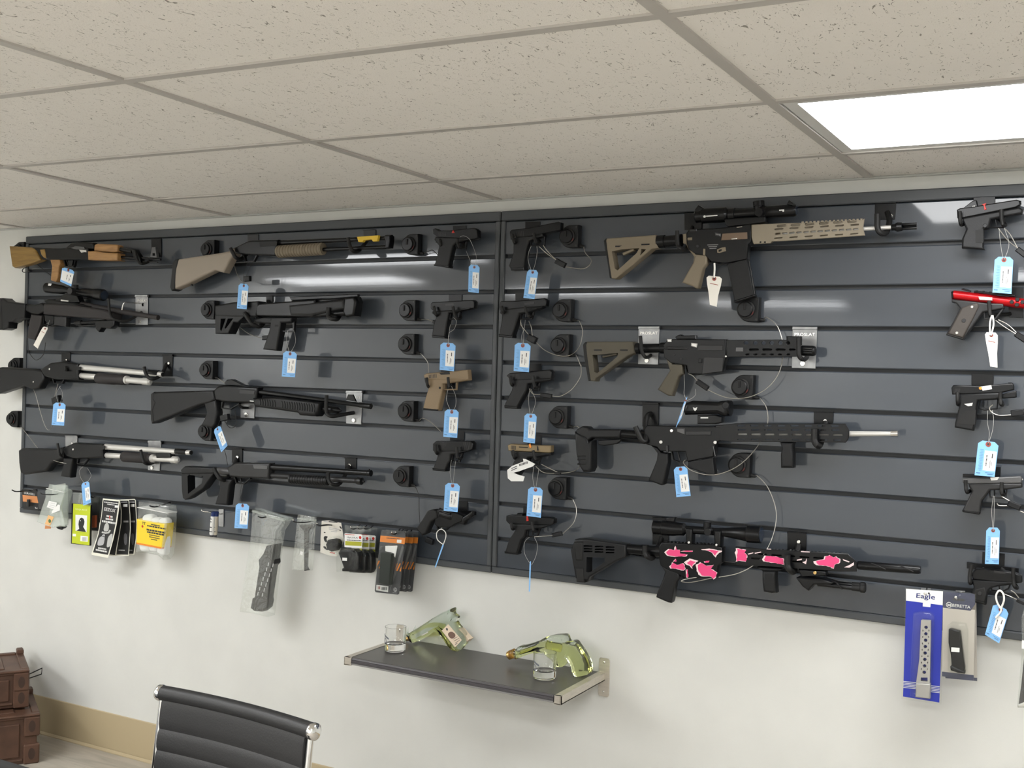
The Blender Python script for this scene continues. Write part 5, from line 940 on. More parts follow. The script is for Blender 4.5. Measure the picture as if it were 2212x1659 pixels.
g = G('barcode_slip', 'curled white barcode slip wrapped over the bronze-slide pistol grip', 'paper slip', 'H2', DT - .015, (960, 860), None)
sl = g.p('slip', WHI, '915,782 950,752 1032,720 1028,700 1050,704 1116,738 1098,755 1000,790 962,800', .0012, 0); g.p('slip_end', WHI, '915,782 962,800 985,812 1040,828 1030,862 945,862 920,840', .0012, 0, -.006)
mb = MB(); 
for k in range(7):
    q = [(1000 + k * 9, 738 - k * 3), (1005 + k * 9, 736 - k * 3), (1008 + k * 9, 752 - k * 3), (1003 + k * 9, 754 - k * 3)]; dd = DT - .0138; mb.add(profg(to_xz(P(q, Z['H2']), dd), dd, .0003, 0))
for k in range(2):
    q = [(945, 768 + k * 14), (985, 750 + k * 14), (986, 755 + k * 14), (946, 773 + k * 14)]; mb.add(profg(to_xz(P(q, Z['H2']), dd), dd, .0003, 0))
tag(mb.mk('barcode', INK, g.o, smooth=False), kind='stuff')
# ================================================================ packs hanging under the left slatwall
FILM = clearfilm('clear bag film', (.8, .82, .8), .05, .10, .45, 22, .38, .045, a_add=.35); FILMM = clearfilm('milky bag film', (.62, .68, .62), .05, .2, .4, 18, .35, .22, a_add=.3); BLIS = clearfilm('clear blister plastic', (.85, .88, .88), .02, .05, .05, 20, .25, .006, (.985, .99, .985), a_add=.14)
def peg(label, z, pts, plate=None, m=BLM, r=.0024, tip=None):
    g = G('peg_hook', label, 'peg hook', z, .021, pts[-1][:2], 'peg hooks under the slatwall')
    g.t('wire', m, [(q[0], q[1], q[2] - .021) for q in pts], r, n=8)
    if plate: g.p('plate', SLG if m is not BLM else BLG, plate, .003, .0006, .002)
    if tip: g.c('tip', SIS, pts[0][0], pts[0][1], tip, pts[0][2] - .024, pts[0][2] - .019, 10)
    return g
PK_G = 'packs on the peg hooks'
def pack(name, label, z, d, at, cat='pack'): return G(name, label, cat, z, d, at, PK_G)
def lines(g, m, name, rows, dd, parent=None):       # rows of small print: x0,y0,x1,y1,height
    mb = MB(); rnd = random.Random(3)
    for x0, y0, x1, y1, h in rows:
        x = 0.
        while x < 1:
            w_ = rnd.uniform(.05, .16); e = min(1, x + w_)
            q = [(x0 + (x1 - x0) * a, y0 + (y1 - y0) * a + s * h / 2) for a, s in ((x, -1), (e, -1), (e, 1), (x, 1))]
            mb.add(profg(to_xz(P(q, g.z), g.d + dd), g.d + dd, .0002, 0)); x = e + .025
    return tag(mb.mk(name, m, parent or g.o, smooth=False), kind='stuff')
def barcode(g, x0, y0, x1, y1, dd, n=12, m=INK, parent=None):
    mb = MB(); rnd = random.Random(5)
    for k in range(n):
        a = x0 + (x1 - x0) * k / n; b = a + (x1 - x0) / n * rnd.uniform(.3, .7); mb.add(profg(to_xz(P([(a, y0), (b, y0), (b, y1), (a, y1)], g.z), g.d + dd), g.d + dd, .0002, 0))
    return tag(mb.mk('barcode', m, parent or g.o, smooth=False), kind='stuff')
CARD = mat('black printed card', (.014, .014, .015), .45); COP = mat('copper print', (.62, .25, .09), .4); LIM = mat('lime printed card', (.52, .60, .02), .5); YLW = mat('yellow label', (.86, .63, .03), .5); ORS = mat('orange print', (.80, .25, .03), .45)
DKG = mat('dark grey printed card', (.07, .07, .075), .4); LGR = mat('light grey print', (.45, .45, .46), .5); NAV = mat('navy printed card', (.035, .04, .085), .45); BLC = mat('royal blue card', (.02, .035, .36), .4); BEI = mat('beige printed card', (.50, .46, .41), .5); COT = mat('white cotton patches', (.84, .84, .82), .85, bump=.4, bscale=120); YGR = mat('olive lime print', (.42, .42, .03), .5)
peg('black peg hook holding the copper-top battery card', 'K1', [(255, 180, .20), (330, 216, .19), (480, 213, .17), (760, 190, .022)], [(735, 160), (800, 165), (795, 230), (735, 225)])
peg('grey peg hook through the cloudy bags', 'K1', [(885, 248, .19), (940, 280, .185), (1200, 282, .15), (1260, 240, .022)], [(1235, 150), (1310, 160), (1300, 220), (1235, 215)])
g = pack('battery_card', 'black battery card with copper band at the far left', 'K1', .085, (680, 620))
cd_ = g.p('card', CARD, '480,155 760,185 800,200 845,640 510,605', .0015, .0003); g.p('copper_band', COP, '490,290 806,325 832,470 500,435', .0004, 0, .001, parent=cd_); g.x('lettering', PNT, 'DURACELL', [(522, 226), (755, 258), (757, 302), (524, 270)], .0014, .012, parent=cd_)
g.r('battery', BLG, 620, 385, 622, 545, [(0, 14), (.02, 34), (.9, 34), (1, 30)], .012); g.s('pack_edge', PNT, '765,555 770,580 815,580', 12, .0004, 0, .001, parent=cd_)
BAGS = (('cloudy zip bag with white labels and an orange card', .15, '1075,55 1200,75 1420,40 1440,100 1410,260 1330,560 1420,970 1140,1000 845,890 815,870 1000,330 985,205 1060,130'), ('crumpled cloudy zip bag just behind the orange-card bag', .11, '1150,75 1475,85 1485,250 1470,600 1480,900 1440,985 1180,990 1080,700 1120,300'), ('rearmost cloudy zip bag with glossy knot', .07, '1380,120 1560,180 1580,260 1550,330 1500,520 1480,940 1320,1000 1300,500'))
for i, (lab, d, pts) in enumerate(BAGS):
    g = pack('zip_bag', lab, 'K1', d, (1250, 990), 'bag'); g.p('film', FILMM, pts, .006, .002)
    g.s('zip_strip', WHI if i == 0 else FILMM, P(pts)[0:1] and [(1010 + 90 * i, 150 + 10 * i), (1400 + 40 * i, 235 + 10 * i)], 10, .008, .001)
    if i == 0:
        g.p('paper_label', WHI, '1065,420 1240,460 1190,615 1015,560', .0006, 0, .0042); lines(g, LGR, 'print', [(1100, 465, 1200, 490, 8), (1085, 510, 1190, 535, 8), (1065, 545, 1170, 570, 8)], .0048)
        g.p('paper_label', WHI, '1260,500 1305,510 1300,630 1120,700 1125,650', .0006, 0, .004); g.p('orange_card', mat('pale orange card', (.78, .46, .2), .6), '1050,735 1170,770 1085,965 975,925', .001, 0, .0045); g.c('card_dot', mat('green ink', (.08, .16, .06), .6), 1078, 860, 42, .0048, .0054, 16)
    else: g.p('clip_part', BLK, [(1080 + 150 * i, 1010 - 20 * i), (1200 + 110 * i, 960 - 10 * i), (1330 + 60 * i, 1040 - 30 * i), (1290 + 60 * i, 1080 - 30 * i), (1180 + 90 * i, 1030)], .01, .002)
    if i == 1: g.p('orange_tab', COP, '985,950 1110,985 1100,1025 975,1030', .002, .0004, -.006)
peg('dark peg hook above the lime pack', 'K1', [(1960, 330, .12), (2030, 345, .1), (2060, 300, .022)], [(1985, 280), (2060, 290), (2055, 340), (1985, 330)])
g = pack('mask_pack', 'lime green pack with a black balaclava picture', 'K1', .11, (1750, 1370))
bx = g.p('folded_fabric', RUB, '1575,470 1985,510 1968,1395 1560,1350', .012, .003, -.008); g.p('film_header', FILM, '1590,230 1985,270 1975,520 1580,480', .002, 0)
cd_ = g.p('card', LIM, '1595,480 1965,520 1942,1388 1562,1338', .001, .0002); g.p('picture', WHI, '1640,722 1892,742 1882,1102 1640,1070', .0004, 0, .0008, parent=cd_); g.p('balaclava_print', CARD, '1660,1070 1720,1030 1705,930 1715,850 1745,795 1780,785 1820,815 1835,870 1828,930 1805,985 1840,1040 1868,1100', .0003, 0, .0012, parent=cd_); g.c('eye_print', PNT, 1745, 852, 14, .0013, .0016, 10, parent=cd_)
g.x('lettering', mat('pale lime print', (.75, .8, .35), .5), 'NINJA MASK', [(1640, 580), (1900, 605), (1898, 655), (1640, 630)], .001, .01, parent=cd_); g.p('price_sticker', WHI, '1580,1135 1650,1140 1648,1195 1578,1188', .0003, 0, .0009, parent=cd_); g.p('barcode_panel', WHI, '1750,1180 1910,1195 1905,1312 1745,1295', .0003, 0, .0009, parent=cd_); barcode(g, 1785, 1210, 1880, 1290, .0013, 10, LGR, cd_)
g = pack('blister_pack', 'dark narrow pack with orange-red contents between lime pack and black cards', 'K1', .06, (2060, 1080)); g.p('film', BLIS, '1995,300 2175,330 2150,1085 1985,1070', .02, .003); g.p('contents', mat('orange red plastic', (.35, .07, .02), .5), '2020,740 2095,735 2090,1000 2010,1000', .012, .003); g.p('card', CARD, '2000,320 2168,345 2145,1075 1992,1062', .001, 0, -.011)
# four bent cards
CC = (('rearmost of the four black bent cards with white rims', .055, '870,182 1160,170 1185,195 1200,450 1215,700 1200,1000 1150,1330 960,1330 1010,700 960,300'), ('third of the four black bent cards with white rims', .075, '700,185 1030,185 1048,212 1072,500 1080,800 1040,1352 770,1345 810,800 790,400'), ('second of the four black bent cards with white rims', .095, '560,170 860,192 890,420 885,680 840,950 765,1362 560,1330 640,900 640,420'), ('front one of the black bent cards with white rims and product pictures', .125, '505,160 855,190 842,360 790,700 720,1020 615,1392 590,1396 280,1335 265,1310 400,900 470,520'))
RIM = mat('cream card rim', (.80, .79, .68), .5); CG = mat('grey product print', (.5, .5, .48), .5)
for i, (lab, d, pts) in enumerate(CC):
    g = pack('hang_card', lab, 'K2', d, (600, 1340)); q = P(pts, g.z); c0 = g.p('card', RIM, pts, .0012, .0002); xz = to_xz(q, d + .001); xz = xz if area2(xz) > 0 else xz[::-1]
    if i == 3: g.p('printed_face', CARD, '515,192 832,225 805,400 765,690 700,1000 608,1332 298,1280 415,900 482,520', .0004, 0, .0009, parent=c0)
    else: mk('printed_face', *profg(inset(xz, .0042), d + .0009, .0004, 0), CARD, c0)
    if i == 3:
        E = .0014
        g.x('lettering', PNT, 'EEZOX', [(535, 345), (770, 385), (755, 452), (528, 412)], E, .02, c0); lines(g, PNT, 'print', [(530, 235, 820, 270, 20), (590, 278, 745, 300, 18), (580, 525, 705, 545, 36), (560, 580, 715, 605, 36), (485, 630, 775, 680, 40), (405, 1190, 570, 1215, 30), (355, 1225, 590, 1270, 34)], E, c0)
        g.p('price_sticker', WHI, '752,300 835,310 825,358 748,350', .0003, 0, E, parent=c0); g.p('bottle_print', CG, '590,660 625,700 630,790 600,850 510,840 540,700', .0003, 0, E, ch=1, parent=c0); g.s('handle_print', CG, [(480, 860), (560, 880), (620, 870), (655, 820)], 34, .0003, 0, E, parent=c0)
        for a in ('440,960 520,930 545,980 520,1120 470,1140 385,1140 400,1040', '610,960 680,890 710,900 690,1080 640,1170 580,1180 590,1080', '480,920 540,900 545,950 490,960'): g.p('bottle_print', CG if a[0] != '4' else LGR, a, .0003, 0, E + .0002, ch=1, parent=c0)
        g.p('red_print', REDP, '630,520 655,520 650,590 640,600', .0003, 0, E + .0004, parent=c0)
    elif i in (1, 0):
        ox = 0 if i == 1 else 155
        g.p('price_sticker', WHI, [(925 + ox, 282), (1012 + ox * .95, 278), (1012 + ox * .95, 335), (925 + ox, 332)], .0003, 0, .0014, parent=c0); lines(g, LGR, 'print', [(880 + ox, 240, 1010 + ox, 235, 20), (930 + ox, 640, 1030 + ox * .9, 640, 36), (830 + ox, 1235, 960 + ox, 1240, 24)], .0014, c0); g.p('bottle_print', mat('dim product print', (.12, .12, .13), .5), [(930 + ox, 930), (970 + ox, 870), (1010 + ox * .9, 930), (1000 + ox * .9, 1120), (950 + ox, 1130)], .0003, 0, .0014, ch=1, parent=c0)
g = pack('cotton_bag', 'clear bag of white cotton patches with a big yellow label', 'K2', .10, (1600, 1330), 'bag')
g.p('film', FILM, '1330,195 1945,300 1955,350 1960,560 1935,1000 1905,1320 1840,1432 1740,1335 1500,1290 1270,1278 1290,900 1312,560', .05, .008); g.s('zip_strip', WHI, '1318,335 1600,385 1945,455', 16, .053, .001)
for a in ('1372,600 1385,520 1440,482 1530,484 1590,530 1600,640 1570,900 1540,1230 1470,1265 1300,1240 1330,900', '1560,640 1575,560 1640,545 1720,560 1745,620 1720,900 1700,1230 1650,1270 1500,1255 1530,900', '1715,650 1735,575 1800,550 1880,575 1895,680 1870,950 1850,1270 1830,1350 1760,1330 1660,1270 1690,900'): g.p('patch_roll', COT, a, .042, .014, -.002, ch=2)
lb = g.p('label', YLW, '1300,572 1600,630 1890,672 1870,900 1832,1185 1600,1140 1290,1082 1295,800', .052, .006); g.p('label_rim', ORS, '1290,1060 1600,1118 1835,1162 1832,1190 1600,1145 1290,1086', .0525, .006, parent=lb)
lines(g, INK, 'print', [(1500, 700, 1690, 735, 22), (1425, 725, 1800, 795, 28), (1410, 805, 1790, 875, 36), (1420, 855, 1770, 920, 34), (1465, 915, 1680, 955, 18), (1465, 955, 1680, 1000, 18), (1500, 1005, 1630, 1030, 16)], .0268, lb); g.x('lettering', INK, 'TT', [(1318, 640), (1392, 655), (1385, 715), (1315, 700)], .0268, .02, lb); g.c('emblem', REDP, 1322, 740, 26, .026, .0268, 12, parent=lb)
peg('dark peg hook through the cotton bag', 'K2', [(1475, 312, .16), (1540, 335, .155), (1640, 325, .12), (1900, 240, .022)], [(1830, 255), (1930, 270), (1925, 300), (1830, 290)], r=.003)
# small tubes on a plate hook
peg('wire peg hook with silver plate and small oil tubes', 'M2', [(65, 350, .17), (90, 362, .165), (160, 368, .14), (245, 385, .022)], [(225, 338), (270, 340), (268, 502), (225, 498)], SIS, .0022, 6)
for lab, x, d, cm_ in (('small white oil tube with blue cap in front', 166, .13, mat('white tube', (.75, .75, .72), .4)), ('small oil tube with amber tip behind the white one', 196, .09, mat('amber tube', (.6, .55, .45), .4))):
    g = pack('oil_tube', lab, 'M2', d, (x, 585), 'tube'); g.r('tube', cm_, x + 6, 400, x - 8, 575, [(0, 16), (.03, 20), (.95, 20), (1, 17)]); g.r('cap', mat('dark blue plastic', (.02, .04, .16), .4), x + 10, 362, x + 6, 405, 19); g.r('tip', INK if 'white' in lab else YEL, x - 8, 575, x - 10, 592, 17)
    if 'white' in lab:
        for y in (425, 450, 500, 540): g.r('printed_band', INK, x + 4 - (y - 400) * .07, y, x + 4 - (y + 8 - 400) * .07, y + 8, 20.6)
# bagged handguard
peg('dark peg hook through the large clear bag', 'M2', [(585, 405, .15), (620, 418, .145), (680, 405, .12), (760, 390, .022)])
g = pack('parts_bag', 'large clear zip bag holding a black slotted handguard', 'M2', .11, (600, 1290), 'bag'); g.p('film', FILM, '570,332 720,375 880,420 800,540 765,780 740,1000 705,1322 580,1290 455,1275 500,950 548,650 560,500', .05, .006); g.s('zip_strip', FILMM, '570,350 720,400 870,440', 18, .052, .001)
hg = g.p('handguard', BLK, '690,672 775,655 762,780 766,832 742,862 700,1150 705,1180 692,1240 650,1275 580,1270 545,1242 562,1152 582,1140 624,862 618,800 660,745', .04, .006)
for k in range(7): x = 715 - k * 16; g.p('slot', LGR, [(x - 36, 830 + k * 45), (x - 28, 830 + k * 45), (x - 34, 862 + k * 45), (x - 42, 862 + k * 45)], .001, 0, .0205, parent=hg); g.p('slot', LGR, [(x + 6, 840 + k * 45), (x + 13, 840 + k * 45), (x + 7, 872 + k * 45), (x, 872 + k * 45)], .001, 0, .0205, parent=hg)
# bagged cleaning tool
peg('wire peg hook with white tip through the narrow bag', 'M2', [(905, 440, .17), (925, 458, .165), (1020, 460, .14), (1120, 440, .022)], None, BLM, .0022, 6)
g = pack('parts_bag', 'narrow clear bag holding a black T-handled tool', 'M2', .12, (990, 900), 'bag'); g.p('film', FILM, '960,385 1117,410 1100,640 1080,902 900,895 925,700 948,480', .014, .003); g.s('zip_strip', FILMM, '955,425 1112,445', 14, .016, .001); g.p('tool', BLK, '968,480 1092,480 1088,508 1048,532 1040,870 1056,900 1016,906 1012,540 975,502', .012, .003); g.p('price_sticker', WHI, '975,725 998,735 992,765 968,752', .0005, 0, .008)
# camouflage-print card
peg('dark peg hook with white tip at the camouflage-print card', 'K3', [(35, 190, .18), (90, 235, .175), (260, 220, .15), (420, 235, .022)], None, BLM, .003, 14)
g = pack('blister_card', 'white and black camouflage-print card with a black octagonal cap', 'K3', .10, (300, 800)); cd_ = g.p('card', mat('cream camouflage card', (.72, .69, .62), .5), '140,140 270,130 525,180 585,520 450,850 300,830 110,770 118,450', .0015, .0003)
for a in ('180,360 215,365 210,385 180,380', '180,440 270,450 225,500 260,540 225,580 180,520', '160,650 210,640 240,700 270,690 260,730 200,700', '490,240 530,260 540,310 500,280', '480,310 520,320 510,350', '225,460 250,470 235,490'): g.p('camouflage_print', CARD, a, .0003, 0, .001, ch=1, parent=cd_)
lines(g, LGR, 'print', [(180, 150, 260, 160, 20), (280, 270, 480, 310, 14), (280, 300, 450, 335, 14), (320, 345, 440, 360, 12)], .0012, cd_); g.p('lettering_band', INK, '275,145 455,160 450,178 275,165', .0003, 0, .0011, parent=cd_); g.s('red_stripe', REDP, '300,770 400,785', 16, .0003, 0, .0012, parent=cd_)
g.p('octagonal_cap', RUB, '262,600 300,512 400,490 470,505 512,570 500,660 450,728 368,746 285,700', .03, .006, .018); g.p('blister', BLIS, '235,590 290,490 420,440 540,500 540,680 460,800 340,830 260,770', .04, .006, .021)
# three loader packs
for i, (lab, ox, d) in enumerate((('rear one of the three loader packs with red emblems', 262, .06), ('middle one of the three loader packs with red emblems', 140, .09), ('front loader pack with black tool and UpLULA lettering', 0, .125))):
    g = pack('loader_pack', lab, 'K3', d, (740 + ox, 1140)); oy = 18 * i * -1 + 36
    def s_(t): return [(a + ox, b + (20 if i < 2 else 0)) for a, b in P(t)]
    g.p('header', BLIS, s_('600,225 960,240 985,270 975,1130 500,1130 590,690'), .003, .0006, -.002); cd_ = g.p('card', WHI, s_('592,392 620,385 930,412 952,430 938,690 592,662'), .001, .0002); g.p('lime_band', YGR, s_('606,540 935,560 930,640 606,628'), .0003, 0, .0008, parent=cd_); g.p('lower_card', YGR, s_('800,690 940,690 930,1120 880,1120'), .001, 0, -.001)
    g.x('lettering', INK, 'UpLULA', s_('640,448 858,462 855,502 636,490'), .001, .015, cd_); g.c('emblem', REDP, 902 + ox, 472 + (20 if i < 2 else 0), 30, .0008, .0014, 16, parent=cd_); lines(g, REDP, 'red_print', [(600 + ox, 408, 790 + ox, 420, 10)], .0012, cd_); lines(g, INK, 'print', [(640 + ox, 520, 925 + ox, 535, 14)], .0012, cd_)
    g.p('loader_tool', BLK, s_('512,762 560,705 780,700 870,760 912,830 920,1080 880,1150 590,1135 585,1080 620,1060 560,880'), .035, .008, .02); g.s('tool_ring', BLK, s_('790,770 830,710 880,760 890,830'), 30, .03, .003, .022)
    g.p('blister', BLIS, s_('490,700 860,690 940,790 930,1140 500,1145 490,900'), .045, .004, .023)
    if i == 2: g.p('price_sticker', WHI, '550,872 642,876 640,936 548,932', .0004, 0, .046)
    peg('peg hook of the %s loader pack' % ('rear', 'middle', 'front')[i], 'K3', [(710 + ox, 262, d + .05), (740 + ox, 300, d + .03), (820 + ox, 290, d), (900 + ox, 215 + ox * .08, .022)], None, BLM, .0022, 14)
# four magazine packs
for i, (lab, ox, oy, d) in enumerate((('rearmost of the four magazine packs with orange bands', 290, 0, .05), ('third of the four magazine packs with orange bands', 190, 0, .07), ('second of the four magazine packs with orange bands', 88, -10, .09), ('front magazine pack with orange band and barcode sticker', 0, 0, .125))):
    g = pack('magazine_pack', lab, 'K3', d, (1430 + ox, 1590)); k = 1 if i == 3 else .955
    def s_(t): return [(1340 + (a - 1340) * (1 if i == 3 else .93) + ox, 330 + (b - 330) * k + oy) for a, b in P(t)]
    cd_ = g.p('card', DKG, s_('1345,330 1770,360 1805,385 1800,480 1680,1590 1650,1608 1215,1560 1195,1530 1310,440 1320,360'), .0012, .0003); g.p('orange_band', ORS, s_('1310,432 1802,478 1788,604 1298,556'), .0003, 0, .0009, parent=cd_); lines(g, INK, 'print', [(*s_('1430,480')[0], *s_('1690,500')[0], 14)], .0012, cd_)
    g.p('light_print', mat('mid grey print', (.16, .16, .165), .45), s_('1740,620 1770,660 1600,1250 1480,1570 1540,1300 1690,800'), .0003, 0, .0009, parent=cd_); g.p('hang_hole', RUB, s_('1490,390 1612,400 1612,425 1495,418'), .0003, 0, .001, parent=cd_)
    for a in ('1265,935 1300,935 1245,1040 1245,1000', '1270,1080 1330,1000 1335,960 1310,1090', '1610,1080 1640,985 1650,990 1615,1100', '1620,1130 1690,985 1712,990 1650,1135', '1685,1140 1725,1050 1715,1150'): g.p('orange_stripe', ORS, s_(a), .0003, 0, .0012, parent=cd_)
    g.p('magazine', mat('dark green black polymer', (.018, .024, .02), .45), s_('1345,770 1400,755 1480,765 1550,795 1525,1412 1470,1405 1300,1370'), .022, .004, .013); g.p('insert', WHI, s_('1405,640 1640,632 1645,650 1600,870 1545,800 1500,770 1405,740'), .001, 0, .003); g.p('blister', BLIS, s_('1330,640 1500,605 1640,640 1610,900 1540,1430 1265,1385 1300,900'), .028, .004, .016); g.p('film', BLIS, s_('1335,318 1780,352 1812,385 1805,480 1685,1600 1655,1618 1205,1568 1188,1530 1305,440'), .0016, 0, .0022)
    lx, ly = s_('1600,1520')[0]
    lg = g.c('emblem_ring', LGR, lx, ly - 10, 42, .0009, .0013, 18, parent=cd_); g.c('emblem_core', DKG, lx, ly - 10, 32, .0013, .0015, 18, parent=cd_); g.x('emblem_letter', LGR, 'G', [(lx - 18, ly - 35), (lx + 20, ly - 30), (lx + 18, ly + 18), (lx - 20, ly + 12)], .0017, .02, cd_); g.x('lettering', LGR, 'GLOCK', [(lx - 48, ly + 40), (lx + 38, ly + 50), (lx + 36, ly + 64), (lx - 50, ly + 54)], .0014, .02, cd_)
    if i == 3: g.p('barcode_sticker', WHI, '1228,1412 1466,1440 1460,1560 1220,1522', .0004, 0, .0012); barcode(g, 1330, 1460, 1440, 1520, .0016, 10, BLG); barcode(g, 1258, 1445, 1305, 1500, .0016, 4, EYE); g.p('price_sticker', WHI, '1640,512 1728,520 1722,580 1632,572', .0004, 0, .0012)
    peg('peg hook of the %s magazine pack' % ('rearmost', 'third', 'second', 'front')[i], 'K3', [(1525 + ox * .93, 368, d + .05), (1550 + ox * .93, 400, d + .03), (1600 + ox * .93, 395, d), (1700 + ox * .8, 300 + ox * .08, .022)], None, BLM, .0022, 14)
# right slatwall packs
peg('silver peg hook of the royal blue pack', 'K4', [(375, 125, .15), (390, 130, .12), (400, 60, .022)], [(330, 55), (445, 60), (445, 85), (330, 80)], SIS, .0025, 15)
g = pack('parts_pack', 'royal blue pack with a silver perforated part and Eagle lettering', 'K4', .11, (330, 1400))
g.p('film', BLIS, '140,50 605,88 600,262 575,1440 560,1452 95,1380 120,900', .002, 0, -.001); cd_ = g.p('card', BLC, '150,205 590,258 548,1425 115,1352', .0012, .0003); g.p('header', WHI, '150,66 592,96 588,262 150,206', .0014, .0003, .0002, parent=cd_); g.x('lettering', mat('navy ink', (.03, .04, .18), .5), 'Eagle', [(275, 118), (500, 135), (495, 215), (270, 190)], .0014, .012, cd_); g.c('hang_hole', INK, 423, 121, 12, .001, .0014, 12, parent=cd_); g.p('price_sticker', WHI, '352,232 445,242 440,286 350,276', .0004, 0, .001, parent=cd_)
for k in range(5): y = 1172 + k * 18; g.s('white_stripe', PNT, [(118, y), (275, y + 16)], 7, .0003, 0, .0009, parent=cd_); g.s('white_stripe', PNT, [(440, y + 50), (552, y + 64)], 7, .0003, 0, .0009, parent=cd_)
HOL = [oval(394 - k * 3, 522 + k * 76.5, 42, 40, 14) for k in range(8)] + [[(330, 1120), (412, 1120), (412, 1168), (330, 1162)]]
for sx in (-1, 1): HOL += [[(x, y - 15), (x + 6, y), (x, y + 15), (x - 6, y)] for x, y in [(394 - k * 3 + sx * 36 - 2, 560 + k * 76.5) for k in range(7)]]
CMP = mat('matte silver part', (.42, .41, .39), .4, .6)
pt = g.p('perforated_part', CMP, '332,440 342,432 450,440 448,700 438,1195 442,1370 266,1350 275,1180 312,900', .012, .0006, .012, holes=HOL); g.p('lower_block', CMP, '276,1182 444,1195 442,1372 266,1352', .02, .003, .016, parent=pt); g.p('blister', BLIS, '240,350 330,335 455,345 490,400 480,700 455,1370 400,1382 205,1335 215,900', .03, .006, .016)
peg('bright peg hook of the beige pack', 'K4', [(742, 168, .15), (765, 180, .13), (805, 110, .022)], [(742, 85), (858, 92), (856, 112), (742, 104)], SIS, .003, 15)
g = pack('magazine_pack', 'rear beige pack peeping out behind the lettered one', 'K4', .07, (820, 1160)); g.p('card', BEI, '640,130 990,160 1000,1165 620,1130', .0012, .0003); g.p('navy_strip', NAV, '620,1095 1000,1130 1000,1168 620,1132', .0004, 0, .0009)
g = pack('magazine_pack', 'beige pack with navy header lettered BERETTA and a black magazine', 'K4', .11, (770, 1130)); cd_ = g.p('card', BEI, '590,285 975,318 958,1165 580,1110', .0012, .0003); g.p('header', NAV, '594,98 640,102 890,122 940,122 972,135 976,250 922,328 592,290', .0014, .0003, .0002, parent=cd_); g.p('hang_hole', INK, slot(705, 852, 190, 28, .08), .0003, 0, .001, parent=cd_)
g.c('emblem', PNT, 664, 258, 34, .001, .0014, 20, parent=cd_); g.c('emblem_core', NAV, 664, 258, 27, .0014, .0016, 20, parent=cd_); g.x('emblem_letter', PNT, 'M', [(645, 243), (684, 247), (684, 278), (645, 274)], .0018, .02, cd_); g.x('lettering', PNT, 'BERETTA', [(705, 244), (920, 268), (918, 304), (703, 280)], .0012, .008, cd_)
g.p('navy_strip', NAV, '580,1055 960,1098 957,1165 580,1110', .0004, 0, .0009, parent=cd_); mg = g.p('magazine', BLM, '665,545 690,535 800,565 812,640 858,1000 852,1070 760,1050 690,1030 680,990 700,970 690,850 662,700', .02, .003, .012); g.p('magazine_foot', BLK, '682,990 700,972 760,1000 858,1040 858,1072 780,1062 690,1030', .026, .004, .013, parent=mg); g.p('price_sticker', WHI, '692,765 790,772 788,824 690,816', .0004, 0, .0235); g.p('blister', BLIS, '650,500 700,460 870,480 890,560 885,1075 655,1035', .028, .005, .015); g.p('film', BLIS, '588,92 985,125 1000,1170 575,1115', .0014, 0, .0025)
g = pack('parts_bag', 'clear bag with a dark magazine cut by the right edge of the picture', 'K4', .12, (1540, 1480), 'bag'); g.p('film', FILM, '1555,310 1700,330 1690,1480 1480,1470 1500,1250 1540,800 1532,400', .03, .004); g.p('magazine', BLG, '1560,900 1640,905 1620,1450 1495,1460 1530,1200', .022, .003); g.p('magazine_foot', SIL, '1485,1435 1560,1405 1620,1420 1620,1470 1490,1475', .026, .004); g.p('paper_label', WHI, '1535,680 1660,690 1655,790 1532,780', .0006, 0, .0158)
# ================================================================ wall shelf with its things
SZ = .6855; SX0, SX1, SY = -.3681, .4347, -.327
SST = mat('brushed stainless', (.58, .54, .47), .34, .55, noise=.08, nscale=60, stretch=(.1, 1, 4)); SHB = mat('dark grey shelf board', (.085, .08, .076), .34, 0, .5, bump=.05, bscale=500); SHE = mat('shelf edge', (.075, .07, .075), .3)
t = thing('wall_shelf', 'dark grey wall shelf with stainless end brackets', 'shelf', (.03, -.16, SZ - .03))
mk('board', *bevbox((SX0 + .02, SY + .012, SZ - .022), (SX1 - .02, -.004, SZ), .0015), SHB, t)
sec = [(SY + .013, SZ - .001), (SY + .006, SZ - .001), (SY + .003, SZ - .005), (SY + .004, SZ - .008), (SY + .001, SZ - .010), (SY + .001, SZ - .015), (SY + .004, SZ - .0165), (SY + .003, SZ - .020), (SY + .006, SZ - .022), (SY + .013, SZ - .022)]
n = len(sec); v = [(x, a, b) for x in (SX0 + .026, SX1 - .026) for a, b in sec]
mk('front_edge', v, [tuple(range(n)), tuple(range(n, 2 * n))[::-1]] + [(i, n + i, n + (i + 1) % n, (i + 1) % n) for i in range(n)], SHE, t)
mk('edge_strip', *bevbox((SX0 + .026, SY + .0015, SZ - .0225), (SX1 - .026, SY + .006, SZ - .0175), .0008), mat('grey edge strip', (.3, .29, .29), .35, .4), t)
